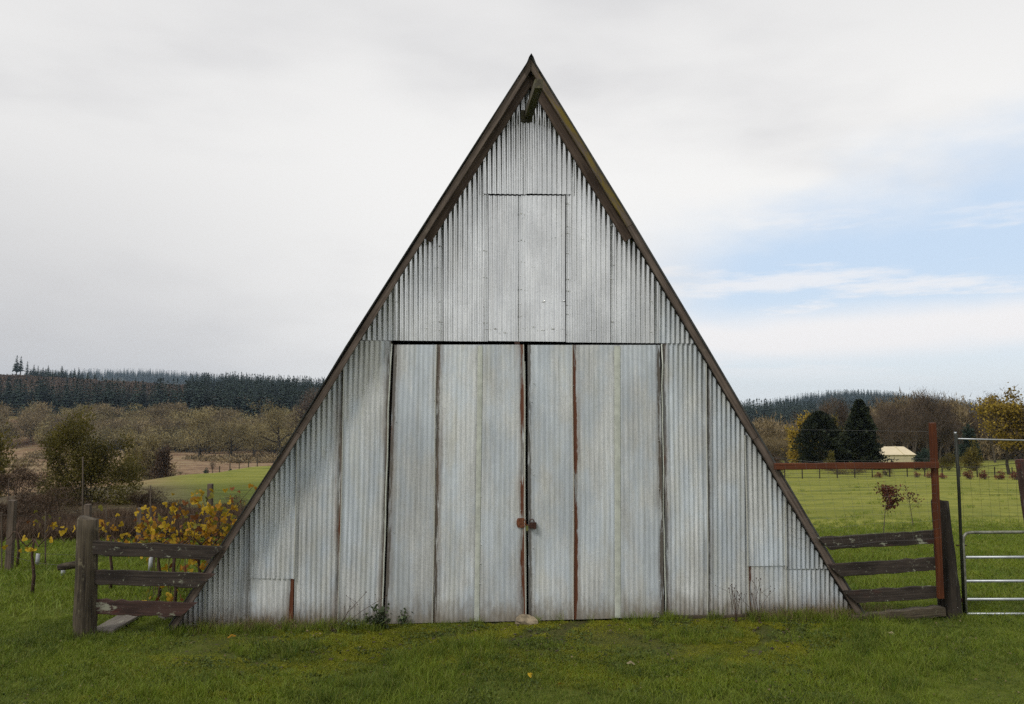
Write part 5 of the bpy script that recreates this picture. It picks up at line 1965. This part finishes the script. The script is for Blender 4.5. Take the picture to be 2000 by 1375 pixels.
def lawn(name, x0, x1, y0, y1, dens, src, smin, smax, label, keep=None):
    n = int((x1 - x0) * (y1 - y0) * dens)
    X, Y = rgg.uniform(x0, x1, n), rgg.uniform(y0, y1, n)
    pr = np.ones(n)
    if keep is not None:
        pr = keep(X, Y)
    ok = rgg.random(n) < pr
    X, Y, pr = X[ok], Y[ok], pr[ok]
    n = len(X)
    s = rgg.uniform(smin, smax, n) * np.clip(.55 + .45 * pr, .4, 1) * (1 + .22 * vnoise(X, Y, 1.3, 2))
    scatter(name, np.c_[X, Y, zt(X, Y)], np.c_[rgg.normal(size=n) * .12, rgg.normal(size=n) * .12, rgg.uniform(0, 6.28, n)],
            np.c_[s, s, s * rgg.uniform(.8, 1.3, n)], src, label, 'grass')


def keep_near(X, Y):
    bare = smooth(-2.5, -1.1, Y + .35 * vnoise(X, Y, 1.9, 3)) * smooth(-5.2, -3.4, X) * smooth(4.0, 2.9, X)
    k = 1 - bare * np.where(vnoise(X, Y, 2.3, 1) > -.38, .97, .35)
    inside = (Y > 0.02) & (X > edgeL[-1][0] + .05) & (X < edgeR[-1][0] - .05)
    return np.where(inside, 0, k)


def keep_back(X, Y):
    inside = (Y > 0.02) & (Y < BARN_DEPTH) & (X > edgeL[-1][0] + .05) & (X < edgeR[-1][0] - .05)
    return np.where(inside, 0, 1.0)


lawn('lawn_grass', -9.0, 9.5, -6.2, 0.6, 335, lawn_src, .65, 1.25, 'short green lawn grass in front of the barn', keep_near)
lawn('meadow_grass', -17, -4.5, 0.5, 10.5, 60, far_src, .6, 1.2, 'green vineyard grass left of the barn', keep_back)
lawn('meadow_grass', 4.3, 22, 0.5, 15, 60, far_src, .6, 1.2, 'green pasture grass right of the barn', lambda X, Y: keep_back(X, Y) * smooth(15, 8, Y))
n = 900
X, Y = rgg.uniform(5, 34, n), 11 + 26 * rgg.random(n) ** 1.3
ok = vnoise(X, Y, .55, 2) > .1
X, Y = X[ok], Y[ok]
n = len(X)
scatter('tussocks', np.c_[X, Y, zt(X, Y)], np.c_[np.zeros(n), np.zeros(n), rgg.uniform(0, 6.28, n)], rgg.uniform(.6, 1.5, n), far_src, 'darker grass tussocks dotting the right hand pasture', 'grass')
moss_src = [tuft(30, .055, .010, .030, .0055, .8, M['moss'], 'moss_tuft_%d' % k) for k in range(4)]
n = 24000
X, Y = rgg.uniform(-5.0, 4.0, n), rgg.uniform(-2.7, -.02, n)
ok = (vnoise(X, Y, 1.9, 5) + .8 * vnoise(X, Y, 5.3, 1) > -.32)
X, Y = X[ok], Y[ok]
n = len(X)
scatter('moss', np.c_[X, Y, zt(X, Y)], np.c_[np.zeros(n), np.zeros(n), rgg.uniform(0, 6.28, n)], rgg.uniform(.7, 1.5, n), moss_src, 'yellow green moss and stunted grass before the barn doors', 'moss')
gr = MB()
for k in range(420):
    x, y, r = rgg.uniform(-4.5, 3.6), rgg.uniform(-2.0, -.1), rgg.uniform(.006, .022)
    gr.box((x, y, float(zt(x, y)) + r * .4), (r * 2, r * rgg.uniform(1, 1.8), r), Matrix.Rotation(rgg.uniform(0, 3), 3, 'Z'))
gr.build('soil_crumbs', M['soil'], None, kind='stuff', label='dark crumbs of soil and grit in the worn patch before the doors', cat='soil')
# longer tufts along walls and posts
pts = []
for k in range(170):
    pts.append((rgg.uniform(2.9, 5.0), rgg.normal(-.22, .10)))
for k in range(130):
    pts.append((rgg.uniform(-4.7, -1.9), rgg.normal(-.22, .10)))
for k in range(70):
    c = [ground_px(157, 1250), ground_px(1862, 1212), ground_px(1740, 1212)][k % 3]
    pts.append((c[0] + rgg.normal() * (.22 if k % 3 < 2 else .6), c[1] + rgg.normal() * .12 - .05))
for k in range(55):
    c = ground_px(1345, 1250)
    pts.append((c[0] + rgg.normal() * .32, c[1] + rgg.normal() * .16))
for k in range(12):
    c = ground_px(1312, 1214)
    pts.append((c[0] + rgg.normal() * .10, c[1] + rgg.normal() * .04 - .05))
for k in range(800):
    while True:
        q = (rgg.uniform(-6.5, 6.5), rgg.uniform(-3.6, -.9))
        if vnoise(q[0], q[1], 1.1, 7) > .25:
            break
    pts.append(q)
for k in range(26):
    pts.append((rgg.uniform(-1.8, 2.8), rgg.normal(-.12, .04)))
pts = np.array(pts)
n = len(pts)
scatter('long_grass', np.c_[pts, zt(pts[:, 0], pts[:, 1])], np.c_[rgg.normal(size=n) * .1, rgg.normal(size=n) * .1, rgg.uniform(0, 6.28, n)], rgg.uniform(.55, 1.15, n), long_src,
        'longer grass tufts along the barn foot and fence posts', 'grass')
dry_src = []
for k in range(3):
    nn = 22
    PP = np.c_[rgf.normal(size=(nn, 2)) * .07, np.zeros(nn)]
    V, F, tn = leaf_cloud(PP, .20, rgf, aspect=.028, D=rgf.normal(size=(nn, 3)) * .5 + np.array([0, 0, 1.0]), tri=True)
    dry_src.append(mk_mesh('straw_tuft_%d' % k, V, F, [M['dry']], attrs={'tone': tn}))
pp = [(rgg.uniform(3.0, 5.0), rgg.normal(-.15, .06)) for k in range(120)] + [(rgg.uniform(-4.3, -2.4), rgg.normal(-.14, .06)) for k in range(50)]
pp = np.array(pp)
n = len(pp)
scatter('dry_grass', np.c_[pp, zt(pp[:, 0], pp[:, 1])], np.c_[np.zeros(n), np.zeros(n), rgg.uniform(0, 6.28, n)], rgg.uniform(.6, 1.3, n), dry_src, 'dead straw coloured grass along the foot of the barn', 'grass')


# weeds by the doors
def weed(px, py, h, w, nl, ls, label, seed, mat='weed'):
    rg = np.random.default_rng(seed)
    p = ground_px(px, py)
    p[1] -= .06
    t = thing('weed', tuple(p), label, 'weed')
    mb = MB()
    P, D = [], []
    for k in range(14):
        a = rg.uniform(0, 6.28)
        e = np.array([math.cos(a) * w / 2 * rg.random(), -abs(math.sin(a)) * w * .25, h * rg.uniform(.35, 1)])
        mb.tube([(0, 0, -.02), e * .5 + np.array([0, 0, h * .06]), e], [.005, .004, .002], 4)
        for j in range(nl // 14):
            s = rg.uniform(.35, 1.05)
            P.append(e * s + rg.normal(size=3) * .03)
            D.append(np.array([rg.normal(), rg.normal() - .3, rg.normal() * .5 + .3]))
    mb.build('stems', M[mat] if mat == 'cane' else M['cane'], t).location = (0, 0, 0)
    V, F, tn = leaf_cloud(np.array(P), ls, rg, aspect=.85, D=np.array(D))
    link('leaves', mk_mesh('leaves', V, F, [M['weed']], attrs={'tone': tn}), t)


weed(744, 1226, .30, .42, 220, .055, 'leafy grey green weed at the left foot of the barn doors', 1)
weed(790, 1218, .17, .20, 56, .045, 'small leafy sprig just right of the leafy weed by the door', 2)
weed(690, 1228, .10, .22, 50, .04, 'low leafy weed left of the big weed by the door', 3)


def stalk(px, py, h, n, label, seed, spread=.35, mat='cane'):
    rg = np.random.default_rng(seed)
    p = ground_px(px, py)
    p[1] -= .05
    t = thing('dry_stalk_plant', tuple(p), label, 'plant')
    mb, hd = MB(), MB()
    for k in range(n):
        e = np.array([rg.normal() * spread * h, -abs(rg.normal()) * .05, h * rg.uniform(.55, 1.0)])
        mid = e * .5 + np.array([rg.normal() * .02, 0, .02])
        mb.tube([(rg.normal() * .02, 0, -.02), mid, e], [.0035, .003, .002], 4)
        for j in range(2):
            s = rg.uniform(.6, .9)
            q = e * s
            e2 = q + np.array([rg.normal() * .07, 0, .09])
            mb.tube([q, e2], [.002, .0015], 3)
            hd.tube([e2, e2 + np.array([0, 0, .010])], [.006, .005], 5)
        hd.tube([e, e + np.array([0, 0, .014])], [.009, .007], 6)
    mb.build('stems', M['cane'], t).location = (0, 0, 0)
    hd.build('seed_heads', M['darkrust'], t).location = (0, 0, 0)


stalk(1434, 1216, .50, 7, 'dry stalks with dark seed heads left of the patched corner', 1, .22)
stalk(1478, 1216, .62, 6, 'taller dry stalks with seed heads in front of the patched corner', 2, .28)
stalk(655, 1232, .55, 3, 'pale dry straw stalks leaning on the wall left of the doors', 3, .35)

# fallen leaves
fl = [(1233, 1306, 'pale fallen leaf lying below the right barn door', 3), (1037, 1329, 'bright yellow fallen leaf in the middle of the foreground lawn', 0), (1097, 1346, 'amber fallen leaf low in the foreground lawn', 1),
      (1190, 1241, 'pale fallen leaf close to the right barn door', 2), (1740, 1246, 'pale fallen leaf on the lawn below the right fence', 2), (452, 1252, 'tan fallen leaf on the grass below the left wall', 1)]
pale = leaf_mesh('pale_fallen_leaf', (0.30, 0.24, 0.14), (0.48, 0.40, 0.26))
for k, (px, py, lab, c) in enumerate(fl):
    p = ground_px(px, py)
    o = link('fallen_leaf', pale if c in (2, 3) else LEAVES[c], None, (p[0], p[1], p[2] + .055), lab, 'leaf')
    o.rotation_euler = (R(20), R(10 * (-1) ** k), k * 1.3)
    o.scale = (.10, .07, .09)
n = 520
X, Y = rgg.uniform(-6.5, 6.5, n), rgg.uniform(-3.6, -.15, n)
P = np.c_[X, Y, zt(X, Y) + .035]
V, F, tn = leaf_cloud(P, .028, rgg, aspect=.7, D=np.c_[rgg.normal(size=(n, 2)), np.full(n, .15)])
link('leaf_litter', mk_mesh('leaf_litter', V, F, [M['dry']], attrs={'tone': tn}), None, kind='stuff', label='scattered crumbs of fallen leaves on the lawn', cat='leaf litter')
# clover and broad leaved weeds in the worn lawn
cl_src = []
for k in range(3):
    nn = 26
    PP = np.c_[rgf.normal(size=(nn, 2)) * .06, rgf.uniform(.005, .03, nn)]
    V, F, tn = leaf_cloud(PP, .022, rgf, aspect=.95, D=np.c_[rgf.normal(size=(nn, 2)), np.full(nn, .25)])
    cl_src.append(mk_mesh('clover_%d' % k, V, F, [M['clover']], attrs={'tone': tn}))
n = 1500
X, Y = rgg.uniform(-6.5, 6.5, n), rgg.uniform(-3.4, -.1, n)
ok = vnoise(X, Y, 1.7, 4) > -.05
X, Y = X[ok], Y[ok]
n = len(X)
scatter('clover', np.c_[X, Y, zt(X, Y)], np.c_[np.zeros(n), np.zeros(n), rgg.uniform(0, 6.28, n)], rgg.uniform(.6, 1.4, n), cl_src, 'low clover and weeds scattered through the worn lawn', 'ground cover')

# ------------------------------------------------------------------ air
hz = MB().box((0, 1600, 56), (5300, 3700, 156))
hm = bpy.data.materials.new('haze')
hm.use_nodes = True
hw = NT(hm.node_tree)
pv = hw.n('ShaderNodeVolumePrincipled')
pv.inputs['Color'].default_value = (0.62, 0.80, 1.0, 1)
pv.inputs['Density'].default_value = 0.00010
hm.cycles.homogeneous_volume = True
hm.cycles.volume_sampling = 'DISTANCE'
pv.inputs['Anisotropy'].default_value = 0.0
hw.n('ShaderNodeOutputMaterial', ins={'Volume': pv.outputs[0]})
hz.build('haze', hm, None, kind='stuff')
